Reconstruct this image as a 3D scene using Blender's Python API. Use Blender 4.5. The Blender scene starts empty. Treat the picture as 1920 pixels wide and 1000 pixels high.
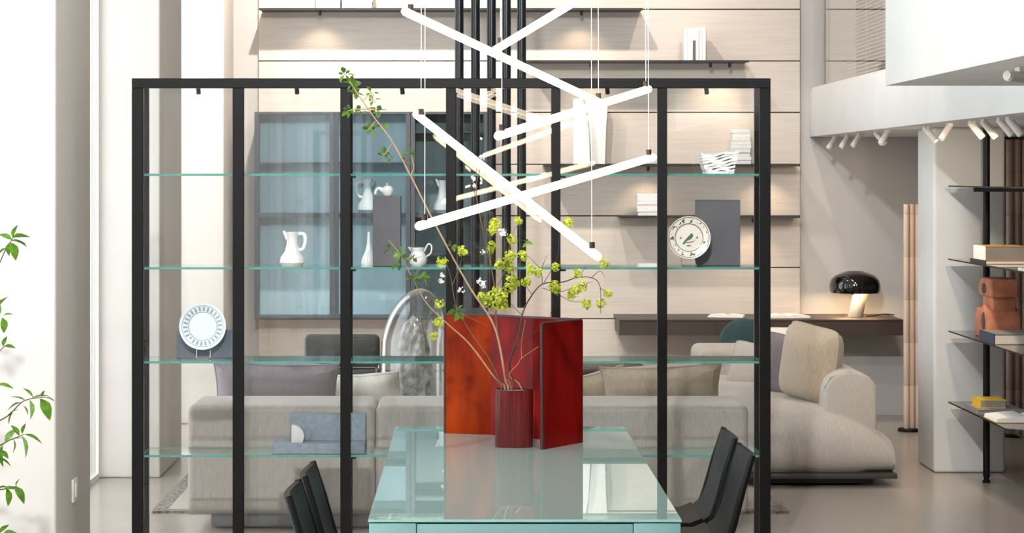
import bpy, bmesh, math, random
from mathutils import Vector, Matrix, Euler
random.seed(7)
PI = math.pi
scene = bpy.context.scene
C = scene.collection

# ------------------------------------------------------------------ camera
F = 4000.0                      # focal length in pixels of the 1920x1000 frame
VX, VY, EYE = 880.0, 330.0, 1.70
cd = bpy.data.cameras.new('camera')
cd.sensor_width = 36.0
cd.sensor_fit = 'HORIZONTAL'
cd.lens = F / 1920 * 36.0
cd.shift_x = (960 - VX) / 1920
cd.shift_y = -(500 - VY) / 1920
cd.clip_start = 0.05
cam = bpy.data.objects.new('camera', cd)
cam.location = (0, 0, EYE)
cam.rotation_euler = (PI / 2, 0, 0)
C.objects.link(cam)
scene.camera = cam

# ------------------------------------------------------------------ sky, exposure
w = bpy.data.worlds.new('overcast_sky')
scene.world = w
w.use_nodes = True
bg = w.node_tree.nodes['Background']
bg.inputs[0].default_value = (0.86, 0.94, 1.0, 1)
bg.inputs[1].default_value = 3.0
scene.view_settings.view_transform = 'Standard'
scene.view_settings.look = 'None'
scene.view_settings.gamma = 1.0
scene.view_settings.use_curve_mapping = False
scene.view_settings.exposure = 0.22
cy = scene.cycles
cy.transparent_max_bounces = 32
cy.max_bounces = 7
cy.adaptive_threshold = 0.02
cy.diffuse_bounces = 3
cy.glossy_bounces = 4
cy.sample_clamp_indirect = 6.0
cy.caustics_reflective = False
cy.caustics_refractive = False

# window bays in the left wall: (near, far) depth of each opening; a portal guides the sky light through it
PIERS = [(-9.0, -8.2), (-6.0, -5.2), (-3.0, -2.2), (0.0, 0.82), (3.0, 3.82), (6.0, 6.82), (8.98, 9.80), (12.0, 12.9), (14.6, 15.2)]
XPIER, XWIN, CEIL = -1.74, -2.08, 4.6
for i in range(len(PIERS) - 1):
    y0, y1 = PIERS[i][1], PIERS[i + 1][0]
    ld = bpy.data.lights.new('window_portal', 'AREA')
    ld.shape = 'RECTANGLE'
    ld.size = 4.4
    ld.size_y = y1 - y0
    lo = bpy.data.objects.new('window_portal', ld)
    lo.location = (XWIN - 0.05, (y0 + y1) / 2, 2.25)
    lo.rotation_euler = (0, -PI / 2, 0)
    ld.cycles.is_portal = True
    C.objects.link(lo)

# ------------------------------------------------------------------ materials
def lin(c):
    if isinstance(c, str):
        c = tuple(int(c[i:i + 2], 16) for i in (0, 2, 4))
    return tuple(((v / 255) / 12.92 if v / 255 <= 0.04045 else ((v / 255 + 0.055) / 1.055) ** 2.4) for v in c) + (1,)

def nn(nt, t, **kw):
    n = nt.nodes.new(t)
    for k, v in kw.items():
        setattr(n, k, v)
    return n

def mat(name, col, rough=0.5, metal=0.0, var=0.0, scale=8.0, stretch=(1, 1, 1), bump=0.0, bscale=None,
        spec=0.5, coat=0.0, sheen=0.0, col2=None, emit=None, estr=0.0):
    m = bpy.data.materials.new(name)
    m.use_nodes = True
    nt = m.node_tree
    b = nt.nodes['Principled BSDF']
    b.inputs['Coat Roughness'].default_value = min(rough, 0.03)
    b.inputs['Roughness'].default_value = rough
    b.inputs['Metallic'].default_value = metal
    b.inputs['Specular IOR Level'].default_value = spec
    b.inputs['Coat Weight'].default_value = coat
    b.inputs['Sheen Weight'].default_value = sheen
    base = lin(col)
    b.inputs['Base Color'].default_value = base
    tc = nn(nt, 'ShaderNodeTexCoord')
    mp = nn(nt, 'ShaderNodeMapping')
    mp.inputs['Scale'].default_value = stretch
    nt.links.new(tc.outputs['Object'], mp.inputs[0])
    if var > 0 or col2 is not None:
        nz = nn(nt, 'ShaderNodeTexNoise')
        nz.inputs['Scale'].default_value = scale
        nz.inputs['Detail'].default_value = 6
        nt.links.new(mp.outputs[0], nz.inputs['Vector'])
        mx = nn(nt, 'ShaderNodeMix', data_type='RGBA')
        rp = nn(nt, 'ShaderNodeMapRange')
        rp.inputs[1].default_value = 0.3
        rp.inputs[2].default_value = 0.7
        nt.links.new(nz.outputs['Fac'], rp.inputs[0])
        nt.links.new(rp.outputs[0], mx.inputs['Factor'])
        c2 = lin(col2) if col2 is not None else base
        mx.inputs['A'].default_value = tuple(v * (1 - var) for v in base[:3]) + (1,)
        mx.inputs['B'].default_value = tuple(min(1, v * (1 + var)) for v in c2[:3]) + (1,)
        nt.links.new(mx.outputs['Result'], b.inputs['Base Color'])
    if bump > 0:
        n2 = nn(nt, 'ShaderNodeTexNoise')
        n2.inputs['Scale'].default_value = bscale or scale
        n2.inputs['Detail'].default_value = 4
        nt.links.new(mp.outputs[0], n2.inputs['Vector'])
        bp = nn(nt, 'ShaderNodeBump')
        bp.inputs['Strength'].default_value = bump
        bp.inputs['Distance'].default_value = 0.004
        nt.links.new(n2.outputs['Fac'], bp.inputs['Height'])
        nt.links.new(bp.outputs[0], b.inputs['Normal'])
    if emit:
        b.inputs['Emission Color'].default_value = lin(emit)
        b.inputs['Emission Strength'].default_value = estr
    return m

def pane_mat(name, tint, r0=0.04, power=5.0, rough=0.0, gcol=(1, 1, 1), top=0.96):
    """a clear pane: transparent with a mirror that grows towards grazing angles"""
    m = bpy.data.materials.new(name)
    m.use_nodes = True
    nt = m.node_tree
    nt.nodes.remove(nt.nodes['Principled BSDF'])
    out = nt.nodes['Material Output']
    tr = nn(nt, 'ShaderNodeBsdfTransparent')
    tr.inputs[0].default_value = (*tint, 1)
    gl = nn(nt, 'ShaderNodeBsdfGlossy')
    gl.inputs['Roughness'].default_value = rough
    gl.inputs[0].default_value = (*gcol, 1)
    lw = nn(nt, 'ShaderNodeLayerWeight')
    lw.inputs[0].default_value = 0.5
    pw = nn(nt, 'ShaderNodeMath', operation='POWER')
    pw.inputs[1].default_value = power
    ma = nn(nt, 'ShaderNodeMath', operation='MULTIPLY_ADD')
    ma.inputs[1].default_value = top
    ma.inputs[2].default_value = r0
    ma.use_clamp = True
    mx = nn(nt, 'ShaderNodeMixShader')
    nt.links.new(lw.outputs['Facing'], pw.inputs[0])
    nt.links.new(pw.outputs[0], ma.inputs[0])
    nt.links.new(ma.outputs[0], mx.inputs[0])
    nt.links.new(tr.outputs[0], mx.inputs[1])
    nt.links.new(gl.outputs[0], mx.inputs[2])
    nt.links.new(mx.outputs[0], out.inputs[0])
    return m

def translucent_mat(name, c1, c2, scale, rough=0.15, amount=0.5, stretch=(1, 1, 1), bump=0.3, spec=0.5):
    m = mat(name, c1, rough, var=0.15, scale=scale, stretch=stretch, bump=bump, bscale=scale * 3, col2=c2, spec=spec)
    nt = m.node_tree
    b = nt.nodes['Principled BSDF']
    out = nt.nodes['Material Output']
    t = nn(nt, 'ShaderNodeBsdfTranslucent')
    src = b.inputs['Base Color'].links[0].from_socket
    nt.links.new(src, t.inputs[0])
    mx = nn(nt, 'ShaderNodeMixShader')
    mx.inputs[0].default_value = amount
    nt.links.new(b.outputs[0], mx.inputs[1])
    nt.links.new(t.outputs[0], mx.inputs[2])
    nt.links.new(mx.outputs[0], out.inputs[0])
    return m

M = {}
M['plaster_white'] = mat('white_plaster', 'E9E6E2', 0.85, var=0.03, scale=3, bump=0.05, bscale=60)
M['plaster_pier'] = mat('pier_plaster', 'D8D0C8', 0.8, var=0.03, scale=2, bump=0.05, bscale=60)
M['plaster_grey'] = mat('grey_plaster', 'C8C3BE', 0.85, var=0.04, scale=2, bump=0.05, bscale=60)
M['plaster_column'] = mat('column_plaster', 'D6D3CF', 0.8, var=0.05, scale=3, bump=0.05, bscale=60)
M['panel'] = mat('limed_oak_panel', 'D8CBBF', 0.6, var=0.06, scale=5, stretch=(0.6, 1, 14), bump=0.05, bscale=40)
M['groove'] = mat('panel_groove', '4A4039', 0.9)
M['floor'] = mat('resin_floor', 'ABA095', 0.22, var=0.05, scale=1.5, bump=0.02, bscale=3)
M['ceiling'] = mat('ceiling_paint', 'F0EEEA', 0.9, var=0.02, scale=2)
M['black_metal'] = mat('black_metal', '0F0D0C', 0.45, var=0.1, scale=20, spec=0.22)
M['ledge'] = mat('ledge_metal', '26221F', 0.5, var=0.1, scale=20)
M['tube_black'] = mat('black_tube', '15161A', 0.3, var=0.1, scale=20)
M['glass'] = pane_mat('clear_glass', (0.992, 0.996, 0.994), 0.03)
M['window_glass'] = pane_mat('window_glass', (0.99, 0.995, 0.995), 0.03)
M['shelf_glass'] = pane_mat('shelf_glass', (0.955, 0.985, 0.975), 0.04)
M['dome_glass'] = pane_mat('dome_glass', (0.93, 0.94, 0.94), 0.05, 2.6, rough=0.02)
M['smoked'] = pane_mat('smoked_glass', (0.42, 0.40, 0.39), 0.06)
M['shelf_edge'] = mat('green_glass_edge', '5C978C', 0.15, var=0.1, scale=30, spec=0.6)
M['fabric'] = mat('oatmeal_linen', 'B6ACA3', 0.95, var=0.10, scale=26, stretch=(6, 1, 1), bump=0.25, bscale=160, sheen=0.2)
M['fabric_warm'] = mat('beige_linen', 'B3A18C', 0.95, var=0.08, scale=30, stretch=(4, 1, 1), bump=0.25, bscale=160, sheen=0.2)
M['fabric_light'] = mat('cream_linen', 'E2DAD0', 0.95, var=0.06, scale=30, stretch=(4, 1, 1), bump=0.25, bscale=160, sheen=0.2)
M['fabric_mauve'] = mat('mauve_grey_linen', '8D8288', 0.95, var=0.08, scale=30, stretch=(4, 1, 1), bump=0.25, bscale=160, sheen=0.2)
M['fabric_purple'] = mat('plum_grey_linen', '776A6C', 0.95, var=0.08, scale=30, bump=0.25, bscale=160, sheen=0.2)
M['plinth'] = mat('plinth_charcoal', '3B3836', 0.5, var=0.08, scale=12)
M['plinth_grey'] = mat('plinth_grey', '6A6A6E', 0.5, var=0.08, scale=12)
M['leather'] = mat('black_leather', '0A090A', 0.42, var=0.15, scale=40, bump=0.15, bscale=220, spec=0.22)
M['table_top'] = mat('mint_back_painted_glass', '8CA8A2', 0.0, var=0.01, scale=2, spec=1.0, coat=0.35)
M['table_edge'] = mat('mint_glass_edge', '8CC4B6', 0.12, var=0.08, scale=20)
M['table_frame'] = mat('teal_lacquer', '7FA8A4', 0.35, var=0.05, scale=4)
M['red_glass'] = translucent_mat('deep_red_glass', '7A0805', '96100B', 14, 0.22, 0.45, (1, 1, 0.25), spec=0.2)
M['orange_glass'] = translucent_mat('burnt_orange_glass', '8E1E05', 'BC4408', 10, 0.25, 0.5, (1, 1, 0.2), spec=0.15)
M['dark_glass_edge'] = mat('dark_red_edge', '3A1414', 0.3, var=0.2, scale=80, bump=0.4, bscale=200)
M['vase_red'] = translucent_mat('dark_red_ribbed_glass', '5C1416', '7A2422', 40, 0.2, 0.35, (3, 3, 0.1))
M['oak_dark'] = mat('dark_stained_oak', '3A2C27', 0.45, var=0.15, scale=8, stretch=(0.5, 4, 4))
M['shade_black'] = mat('glossy_black_enamel', '0C0B0B', 0.08, var=0.05, scale=10, coat=0.6)
M['marble'] = mat('white_marble', 'D8D4CF', 0.25, var=0.12, scale=22, col2='B3ADA6')
M['ceramic'] = mat('white_ceramic', 'F1EFEC', 0.18, var=0.02, scale=10, coat=0.3)
M['paperclay'] = mat('white_paper_clay', 'F2EEEA', 0.75, var=0.05, scale=40, bump=0.4, bscale=90)
M['slate'] = mat('slate_grey_board', '646265', 0.75, var=0.1, scale=9, bump=0.1, bscale=60)
M['slate_blue'] = mat('blue_grey_board', '66707C', 0.7, var=0.08, scale=9, bump=0.1, bscale=60)
M['stone'] = mat('blue_grey_stone', '7E8891', 0.8, var=0.14, scale=60, bump=0.2, bscale=120)
M['terracotta'] = mat('terracotta_clay', 'B06A52', 0.8, var=0.14, scale=10, bump=0.25, bscale=60, col2='C98466')
M['cork_tube'] = mat('pale_wood_slat', 'D8BDA8', 0.6, var=0.04, scale=8, stretch=(6, 6, 0.6))
M['brown_tube'] = mat('brown_wood_slat', '9C8474', 0.6, var=0.05, scale=8, stretch=(6, 6, 0.6))
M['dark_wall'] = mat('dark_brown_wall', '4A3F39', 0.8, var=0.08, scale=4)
M['spot_white'] = mat('white_spot_metal', 'ECE6DE', 0.4, var=0.02, scale=10)
M['teal_fabric'] = mat('dark_teal_fabric', '2F4A4E', 0.9, var=0.1, scale=30, bump=0.2, bscale=160)
M['dark_leather'] = mat('dark_olive_leather', '3B3D39', 0.45, var=0.1, scale=20, bump=0.1, bscale=150)
M['chrome'] = mat('chrome', 'C8C8C8', 0.15, 1.0, var=0.03, scale=10)
M['blue_panel'] = mat('pale_blue_streaked', 'D9EDF3', 0.25, var=0.07, scale=1.6, stretch=(6, 1, 0.15), coat=0.2)  # pale blue with soft upright streaks
M['grey_panel'] = mat('grey_green_lacquer', '8C9998', 0.25, var=0.12, scale=2.5, stretch=(5, 1, 0.2), coat=0.2)
M['cab_frame'] = mat('cabinet_frame_metal', '4A4C52', 0.45, var=0.06, scale=12)
M['blue_glass'] = pane_mat('blue_tinted_glass', (0.92, 0.965, 0.98), 0.07)
M['cable'] = mat('white_cable', 'E8E4DE', 0.5, var=0.02, scale=10)
M['cap'] = mat('bronze_cap', '3A3029', 0.4, 0.5, var=0.08, scale=20)
M['tube_light'] = mat('lit_acrylic_tube', 'FFF3E2', 0.3, var=0.01, scale=4, emit='FFE6C4', estr=9.0)
M['bark'] = mat('brown_bark', '6E5240', 0.85, var=0.2, scale=60, bump=0.3, bscale=150)
M['bark_pale'] = mat('tan_bark', 'A98A6E', 0.8, var=0.15, scale=60, bump=0.3, bscale=150)
M['bark_dark'] = mat('dark_bark', '3F3129', 0.85, var=0.2, scale=60, bump=0.3, bscale=150)
M['leaf'] = translucent_mat('green_leaf', '4F7A1E', '6F9A2E', 40, 0.45, 0.35, bump=0.1)
M['leaf_dark'] = translucent_mat('dark_green_leaf', '3D5F22', '54792F', 40, 0.45, 0.3, bump=0.1)
M['blossom'] = translucent_mat('lime_blossom', 'B4C03A', 'D2D858', 60, 0.6, 0.35, bump=0.1)
M['white_flower'] = translucent_mat('white_blossom', 'E4E6E2', 'F4F4F2', 60, 0.6, 0.3, bump=0.1)
M['rug'] = mat('flatweave_rug', 'C9BDB0', 0.95, var=0.15, scale=40, bump=0.4, bscale=150, col2='A99C90')
M['rug_border'] = mat('rug_dark_border', '3A3330', 0.95, var=0.9, scale=70, bump=0.4, bscale=150, col2='8A7F76')
M['paper'] = mat('book_paper', 'EFE9E0', 0.8, var=0.04, scale=60, stretch=(1, 1, 20))
M['cover_white'] = mat('white_book_cover', 'F0ECE6', 0.5, var=0.03, scale=20)
M['cover_grey'] = mat('grey_book_cover', '8B8782', 0.5, var=0.06, scale=20)
M['cover_black'] = mat('black_book_cover', '232022', 0.5, var=0.06, scale=20)
M['cover_navy'] = mat('navy_book_cover', '222B46', 0.5, var=0.06, scale=20)
M['cover_yellow'] = mat('yellow_book_cover', 'EDBB2A', 0.5, var=0.05, scale=20)
M['cover_tan'] = mat('tan_book_cover', 'B58A4A', 0.5, var=0.05, scale=20)
M['pot'] = mat('grey_planter', '8F8B86', 0.7, var=0.1, scale=12, bump=0.2, bscale=50)
M['soil'] = mat('potting_soil', '3A2C22', 0.95, var=0.3, scale=60, bump=0.6, bscale=80)
M['bulb'] = mat('warm_bulb', 'FFE2B0', 0.4, var=0.01, scale=4, emit='FFD08A', estr=14.0)
M['switch'] = mat('switch_plastic', 'E8E2DA', 0.35, var=0.02, scale=10)
M['blind'] = mat('blind_slat', 'E4E1DD', 0.5, var=0.03, scale=10)
M['greenprint'] = mat('green_print', '4C6A48', 0.3, var=0.25, scale=90)
M['brownprint'] = mat('brown_print', '9A7E66', 0.3, var=0.25, scale=90)

# plate rims with printed pattern (flat print on the glaze)
def plate_mat(name, base, ink, inner, outer, n, r_split):
    m = mat(name, base, 0.15, var=0.02, scale=10, coat=0.4)
    nt = m.node_tree
    b = nt.nodes['Principled BSDF']
    tc = nn(nt, 'ShaderNodeTexCoord')
    sp = nn(nt, 'ShaderNodeSeparateXYZ')
    nt.links.new(tc.outputs['Object'], sp.inputs[0])
    at = nn(nt, 'ShaderNodeMath', operation='ARCTAN2')
    nt.links.new(sp.outputs[0], at.inputs[0]); nt.links.new(sp.outputs[1], at.inputs[1])
    mu = nn(nt, 'ShaderNodeMath', operation='MULTIPLY'); mu.inputs[1].default_value = n
    nt.links.new(at.outputs[0], mu.inputs[0])
    sn = nn(nt, 'ShaderNodeMath', operation='SINE'); nt.links.new(mu.outputs[0], sn.inputs[0])
    ln = nn(nt, 'ShaderNodeVectorMath', operation='LENGTH')
    cx = nn(nt, 'ShaderNodeCombineXYZ')
    nt.links.new(sp.outputs[0], cx.inputs[0]); nt.links.new(sp.outputs[1], cx.inputs[1])
    nt.links.new(cx.outputs[0], ln.inputs[0])
    def band(lo, hi):
        g = nn(nt, 'ShaderNodeMath', operation='GREATER_THAN'); g.inputs[1].default_value = lo
        l = nn(nt, 'ShaderNodeMath', operation='LESS_THAN'); l.inputs[1].default_value = hi
        nt.links.new(ln.outputs['Value'], g.inputs[0]); nt.links.new(ln.outputs['Value'], l.inputs[0])
        k = nn(nt, 'ShaderNodeMath', operation='MULTIPLY')
        nt.links.new(g.outputs[0], k.inputs[0]); nt.links.new(l.outputs[0], k.inputs[1])
        return k.outputs[0]
    gt = nn(nt, 'ShaderNodeMath', operation='GREATER_THAN'); gt.inputs[1].default_value = 0.15
    if r_split:                       # broken garland: ticks modulated by noise
        nz = nn(nt, 'ShaderNodeTexNoise'); nz.inputs['Scale'].default_value = 75; nz.inputs['Detail'].default_value = 2
        nt.links.new(tc.outputs['Object'], nz.inputs['Vector'])
        nz2 = nn(nt, 'ShaderNodeMath', operation='MULTIPLY_ADD'); nz2.inputs[1].default_value = 5.0; nz2.inputs[2].default_value = -2.75
        nt.links.new(nz.outputs['Fac'], nz2.inputs[0])
        ad = nn(nt, 'ShaderNodeMath', operation='MULTIPLY_ADD'); ad.inputs[1].default_value = 0.35
        nt.links.new(sn.outputs[0], ad.inputs[0]); nt.links.new(nz2.outputs[0], ad.inputs[2])
        nt.links.new(ad.outputs[0], gt.inputs[0])
    else:
        nt.links.new(sn.outputs[0], gt.inputs[0])
    k = nn(nt, 'ShaderNodeMath', operation='MULTIPLY')
    nt.links.new(gt.outputs[0], k.inputs[0]); nt.links.new(band(inner, outer), k.inputs[1])
    ring = band(inner - 0.006, inner - 0.003)
    ring2 = band(outer + 0.003, outer + 0.006)
    a1 = nn(nt, 'ShaderNodeMath', operation='ADD'); a1.use_clamp = True
    nt.links.new(k.outputs[0], a1.inputs[0]); nt.links.new(ring, a1.inputs[1])
    a2 = nn(nt, 'ShaderNodeMath', operation='ADD'); a2.use_clamp = True
    nt.links.new(a1.outputs[0], a2.inputs[0]); nt.links.new(ring2, a2.inputs[1])
    mx = nn(nt, 'ShaderNodeMix', data_type='RGBA')
    mx.inputs['A'].default_value = lin(base); mx.inputs['B'].default_value = lin(ink)
    nt.links.new(a2.outputs[0], mx.inputs['Factor'])
    nt.links.new(mx.outputs['Result'], b.inputs['Base Color'])
    return m
M['plate_blue'] = plate_mat('plate_with_tick_border', 'E4EAEC', '8FA3AB', 0.067, 0.086, 26, False)
M['plate_bird'] = plate_mat('plate_with_garland_border', 'EFE6DA', '6E5848', 0.066, 0.084, 11, True)

# ------------------------------------------------------------------ mesh helpers
ORG = {}                      # world position of each root, so that parts can be given in world coordinates

def P(px, py, Z):
    return Vector(((px - VX) * Z / F, Z, EYE - (py - VY) * Z / F))

class MB:
    def __init__(s):
        s.v, s.f, s.m = [], [], []
    def add(s, vs, fs, mi=0):
        b = len(s.v)
        s.v += [tuple(p) for p in vs]
        for f in fs:
            s.f.append([b + i for i in f]); s.m.append(mi)
        return s
    def box(s, x0, x1, y0, y1, z0, z1, mi=0, side=None):
        vs = [(x, y, z) for z in (z0, z1) for y in (y0, y1) for x in (x0, x1)]
        fs = [(0, 2, 3, 1), (4, 5, 7, 6), (0, 1, 5, 4), (2, 6, 7, 3), (0, 4, 6, 2), (1, 3, 7, 5)]
        b = len(s.v)
        s.v += vs
        for k, f in enumerate(fs):
            s.f.append([b + i for i in f])
            s.m.append(mi if side is None or k < 2 else side)
        return s
    def tube(s, pts, r, n=8, mi=0, caps=True):
        pts = [Vector(p) for p in pts]
        rr = r if isinstance(r, (list, tuple)) else [r] * len(pts)
        b = len(s.v)
        up = None
        for i, p in enumerate(pts):
            t = (pts[min(i + 1, len(pts) - 1)] - pts[max(i - 1, 0)]).normalized()
            if up is None:
                up = t.orthogonal().normalized()
            else:
                up = (up - t * up.dot(t)).normalized()
            side = t.cross(up)
            for k in range(n):
                a = 2 * PI * k / n
                s.v.append(tuple(p + (up * math.cos(a) + side * math.sin(a)) * rr[i]))
        for i in range(len(pts) - 1):
            for k in range(n):
                k2 = (k + 1) % n
                s.f.append([b + i * n + k, b + i * n + k2, b + (i + 1) * n + k2, b + (i + 1) * n + k]); s.m.append(mi)
        if caps:
            s.f.append([b + k for k in range(n)][::-1]); s.m.append(mi)
            e = b + (len(pts) - 1) * n
            s.f.append([e + k for k in range(n)]); s.m.append(mi)
        return s
    def lathe(s, prof, c=(0, 0, 0), n=32, mi=0, sx=1.0, sy=1.0, shift=None):
        b = len(s.v)
        for (r, z) in prof:
            ox = shift(z) if shift else 0
            for k in range(n):
                a = 2 * PI * k / n
                s.v.append((c[0] + ox + r * math.cos(a) * sx, c[1] + r * math.sin(a) * sy, c[2] + z))
        for i in range(len(prof) - 1):
            for k in range(n):
                k2 = (k + 1) % n
                s.f.append([b + i * n + k, b + i * n + k2, b + (i + 1) * n + k2, b + (i + 1) * n + k]); s.m.append(mi)
        return s
    def prism(s, poly, axis, a0, a1, mi=0, side=None):
        """poly of 2-D points extruded along axis ('x': poly=(y,z), 'y': poly=(x,z), 'z': poly=(x,y))"""
        b = len(s.v); n = len(poly)
        for a in (a0, a1):
            for (u, v) in poly:
                s.v.append({'x': (a, u, v), 'y': (u, a, v), 'z': (u, v, a)}[axis])
        s.f.append([b + i for i in range(n)][::-1]); s.m.append(mi)
        s.f.append([b + n + i for i in range(n)]); s.m.append(mi)
        for i in range(n):
            j = (i + 1) % n
            s.f.append([b + i, b + j, b + n + j, b + n + i]); s.m.append(mi if side is None else side)
        return s
    def build(s, name, mats, parent=None, smooth=False, bevel=0.0, seg=2, loc=None, angle=0.7):
        if not isinstance(mats, (list, tuple)):
            mats = [mats]
        o0 = Vector((0, 0, 0))
        if parent is not None:
            o0 = ORG[parent.name]
        elif loc is not None:
            o0 = Vector(loc)
        me = bpy.data.meshes.new(name)
        bm = bmesh.new()
        vs = [bm.verts.new(Vector(p) - o0) for p in s.v]
        for f, mi in zip(s.f, s.m):
            try:
                fc = bm.faces.new([vs[i] for i in f]); fc.material_index = mi
            except ValueError:
                pass
        bmesh.ops.remove_doubles(bm, verts=bm.verts, dist=1e-5)
        bmesh.ops.recalc_face_normals(bm, faces=bm.faces)
        if bevel > 0:
            ed = [e for e in bm.edges if len(e.link_faces) == 2 and e.calc_face_angle(0) > angle]
            bmesh.ops.bevel(bm, geom=ed, offset=bevel, segments=seg, profile=0.5, affect='EDGES', clamp_overlap=True)
        bm.to_mesh(me); bm.free()
        for mm in mats:
            me.materials.append(M[mm] if isinstance(mm, str) else mm)
        if smooth:
            for p in me.polygons:
                p.use_smooth = True
            try:
                me.set_sharp_from_angle(angle=0.6)
            except Exception:
                pass
        o = bpy.data.objects.new(name, me)
        C.objects.link(o)
        if parent is not None:
            o.parent = parent
        elif loc is not None:
            o.location = loc
        ORG[o.name] = o0
        return o

def box(name, m, x0, x1, y0, y1, z0, z1, parent=None, bevel=0.0, seg=2, smooth=False):
    return MB().box(x0, x1, y0, y1, z0, z1).build(name, m, parent, smooth or bevel > 0, bevel, seg,
                                                  loc=None if parent else ((x0 + x1) / 2, (y0 + y1) / 2, z0))

def tag(o, label, cat, group=None):
    o['label'] = label; o['category'] = cat
    if group:
        o['group'] = group
    return o

def struct(o):
    o['kind'] = 'structure'
    return o

def thing(name, loc, label, cat, group=None):
    o = bpy.data.objects.new(name, None)
    C.objects.link(o)
    o.location = loc
    o.empty_display_size = 0.1
    ORG[o.name] = Vector(loc)
    return tag(o, label, cat, group)

def copy_thing(root, loc, rotz=None, label=None):
    def cp(o, par):
        c = o.copy(); C.objects.link(c); c.parent = par
        for ch in [x for x in KIDS.get(o.name, [])]:
            cp(ch, c)
        return c
    KIDS = {}
    for o in C.objects:
        if o.parent:
            KIDS.setdefault(o.parent.name, []).append(o)
    r = cp(root, None)
    r.location = loc
    if rotz is not None:
        r.rotation_euler = (0, 0, rotz)
    if label:
        r['label'] = label
    return r

def spot(name, loc, target, power, size=1.2, blend=0.6, col=(1, 0.80, 0.58), radius=0.03):
    ld = bpy.data.lights.new(name, 'SPOT')
    ld.energy = power; ld.color = col; ld.spot_size = size; ld.spot_blend = blend; ld.shadow_soft_size = radius
    o = bpy.data.objects.new(name, ld)
    o.location = loc
    d = Vector(target) - Vector(loc)
    o.rotation_euler = d.to_track_quat('-Z', 'Y').to_euler()
    C.objects.link(o)
    return o

# ================================================================== SETTING
YB = 15.15                                          # face of the panelled back wall
struct(box('floor', 'floor', -2.6, 8.0, -9.6, 15.6, -0.10, 0.0))
struct(box('ceiling', 'ceiling', -2.6, 8.0, -9.6, 15.6, CEIL, CEIL + 0.12))
wall_back = struct(box('wall_back', 'plaster_grey', -2.6, 8.0, YB + 0.03, YB + 0.25, 0, CEIL))
struct(box('wall_front', 'dark_wall', -2.6, 8.0, -9.6, -9.4, 0, CEIL))
struct(box('wall_right', 'plaster_grey', 7.4, 7.6, -9.6, 15.6, 0, CEIL))
# left wall: piers, lintel, windows
for i, (y0, y1) in enumerate(PIERS):
    x1 = XPIER if i < len(PIERS) - 1 else -1.679
    struct(box('wall_left' if i == 0 else 'wall_left_pier', 'plaster_pier', -2.45, x1, y0, y1, 0, CEIL, bevel=0.012, seg=3))
struct(box('wall_left_lintel', 'plaster_pier', -2.45, XWIN + 0.02, -9.6, 15.6, 4.42, CEIL))
for i in range(len(PIERS) - 1):
    y0, y1 = PIERS[i][1], PIERS[i + 1][0]
    wn = struct(box('window_%d' % (i + 1), 'spot_white', XWIN - 0.04, XWIN + 0.0, y0, y0 + 0.03, 0.0, 4.42))
    ORG[wn.name] = Vector(wn.location)
    box('frame_jamb', 'spot_white', XWIN - 0.04, XWIN, y1 - 0.03, y1, 0.0, 4.42, wn)
    box('frame_sill', 'spot_white', XWIN - 0.04, XWIN, y0 + 0.03, y1 - 0.03, 0.0, 0.03, wn)
    box('frame_head', 'spot_white', XWIN - 0.04, XWIN, y0 + 0.03, y1 - 0.03, 4.39, 4.42, wn)
    box('pane', 'window_glass', XWIN - 0.028, XWIN - 0.016, y0 + 0.03, y1 - 0.03, 0.03, 4.39, wn)

# panelling of the back wall: boards with recessed joints
xl, xr = (485 - VX) * YB / F, (1500 - VX) * YB / F
struct_groove = box('panel_backing', 'groove', xl, xr, YB + 0.012, YB + 0.032, 0.0, CEIL - 0.05, wall_back)
ys = [1084, 987, 890, 793, 695.5, 598, 502, 405, 308.5, 211, 114.5, 17.5, -80, -177, -274, -371]
zs = [max(0.0, EYE - (y - VY) * YB / F) for y in ys]
zs = sorted(set([0.0] + [z for z in zs if z > 0.02]))
for a, b in zip(zs[:-1], zs[1:]):
    box('wall_panel', 'panel', xl, xr, YB, YB + 0.014, a + 0.004, min(b - 0.004, CEIL - 0.05), wall_back, bevel=0.002, seg=1)
struct(box('baseboard_back', 'plaster_grey', xr + 0.03, 3.3, YB + 0.012, YB + 0.03, 0, 0.02))
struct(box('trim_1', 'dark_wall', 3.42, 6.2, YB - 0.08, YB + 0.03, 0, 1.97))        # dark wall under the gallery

# gallery on the right: slab, glass balustrade
xg = 2.42
gz0, gz1 = 1.977, 2.306
struct(box('wall_gallery', 'plaster_white', xg, 7.4, 5.0, YB + 0.03, gz0, gz1, bevel=0.004))
gal = thing('glass_balustrade', (xg + 0.04, 12, gz1), 'tall clear glass balustrade standing on the white gallery edge', 'balustrade')
for k in range(3):
    a = YB - 0.02 - k * 2.2
    MB().box(xg + 0.02, xg + 0.034, a - 2.19, a, gz1, gz1 + 1.05).build('glass_panel', ['glass'], gal)
box('shoe_rail', 'spot_white', xg + 0.012, xg + 0.05, YB - 6.6, YB - 0.01, gz1, gz1 + 0.02, gal)
bl = thing('added_blind', (2.62, 14, gz1), 'white venetian blind added behind the gallery balustrade in place of a striped reflection', 'blind')  # added slats imitate the striped reflection in the balustrade glass
sl = None
for k in range(41):
    z = gz1 + 0.03 + k * 0.025
    if sl is None:
        sl = MB().prism([(2.615, z), (2.635, z + 0.012), (2.637, z + 0.010), (2.617, z - 0.002)], 'y', 12.6, 14.95).build('slat', 'blind', bl)
    else:
        s2 = sl.copy(); C.objects.link(s2); s2.parent = bl; s2.location = (0, 0, k * 0.025)
box('bottom_bar', 'blind', 2.612, 2.64, 12.6, 14.95, gz1 + 0.004, gz1 + 0.02, bl)
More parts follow.
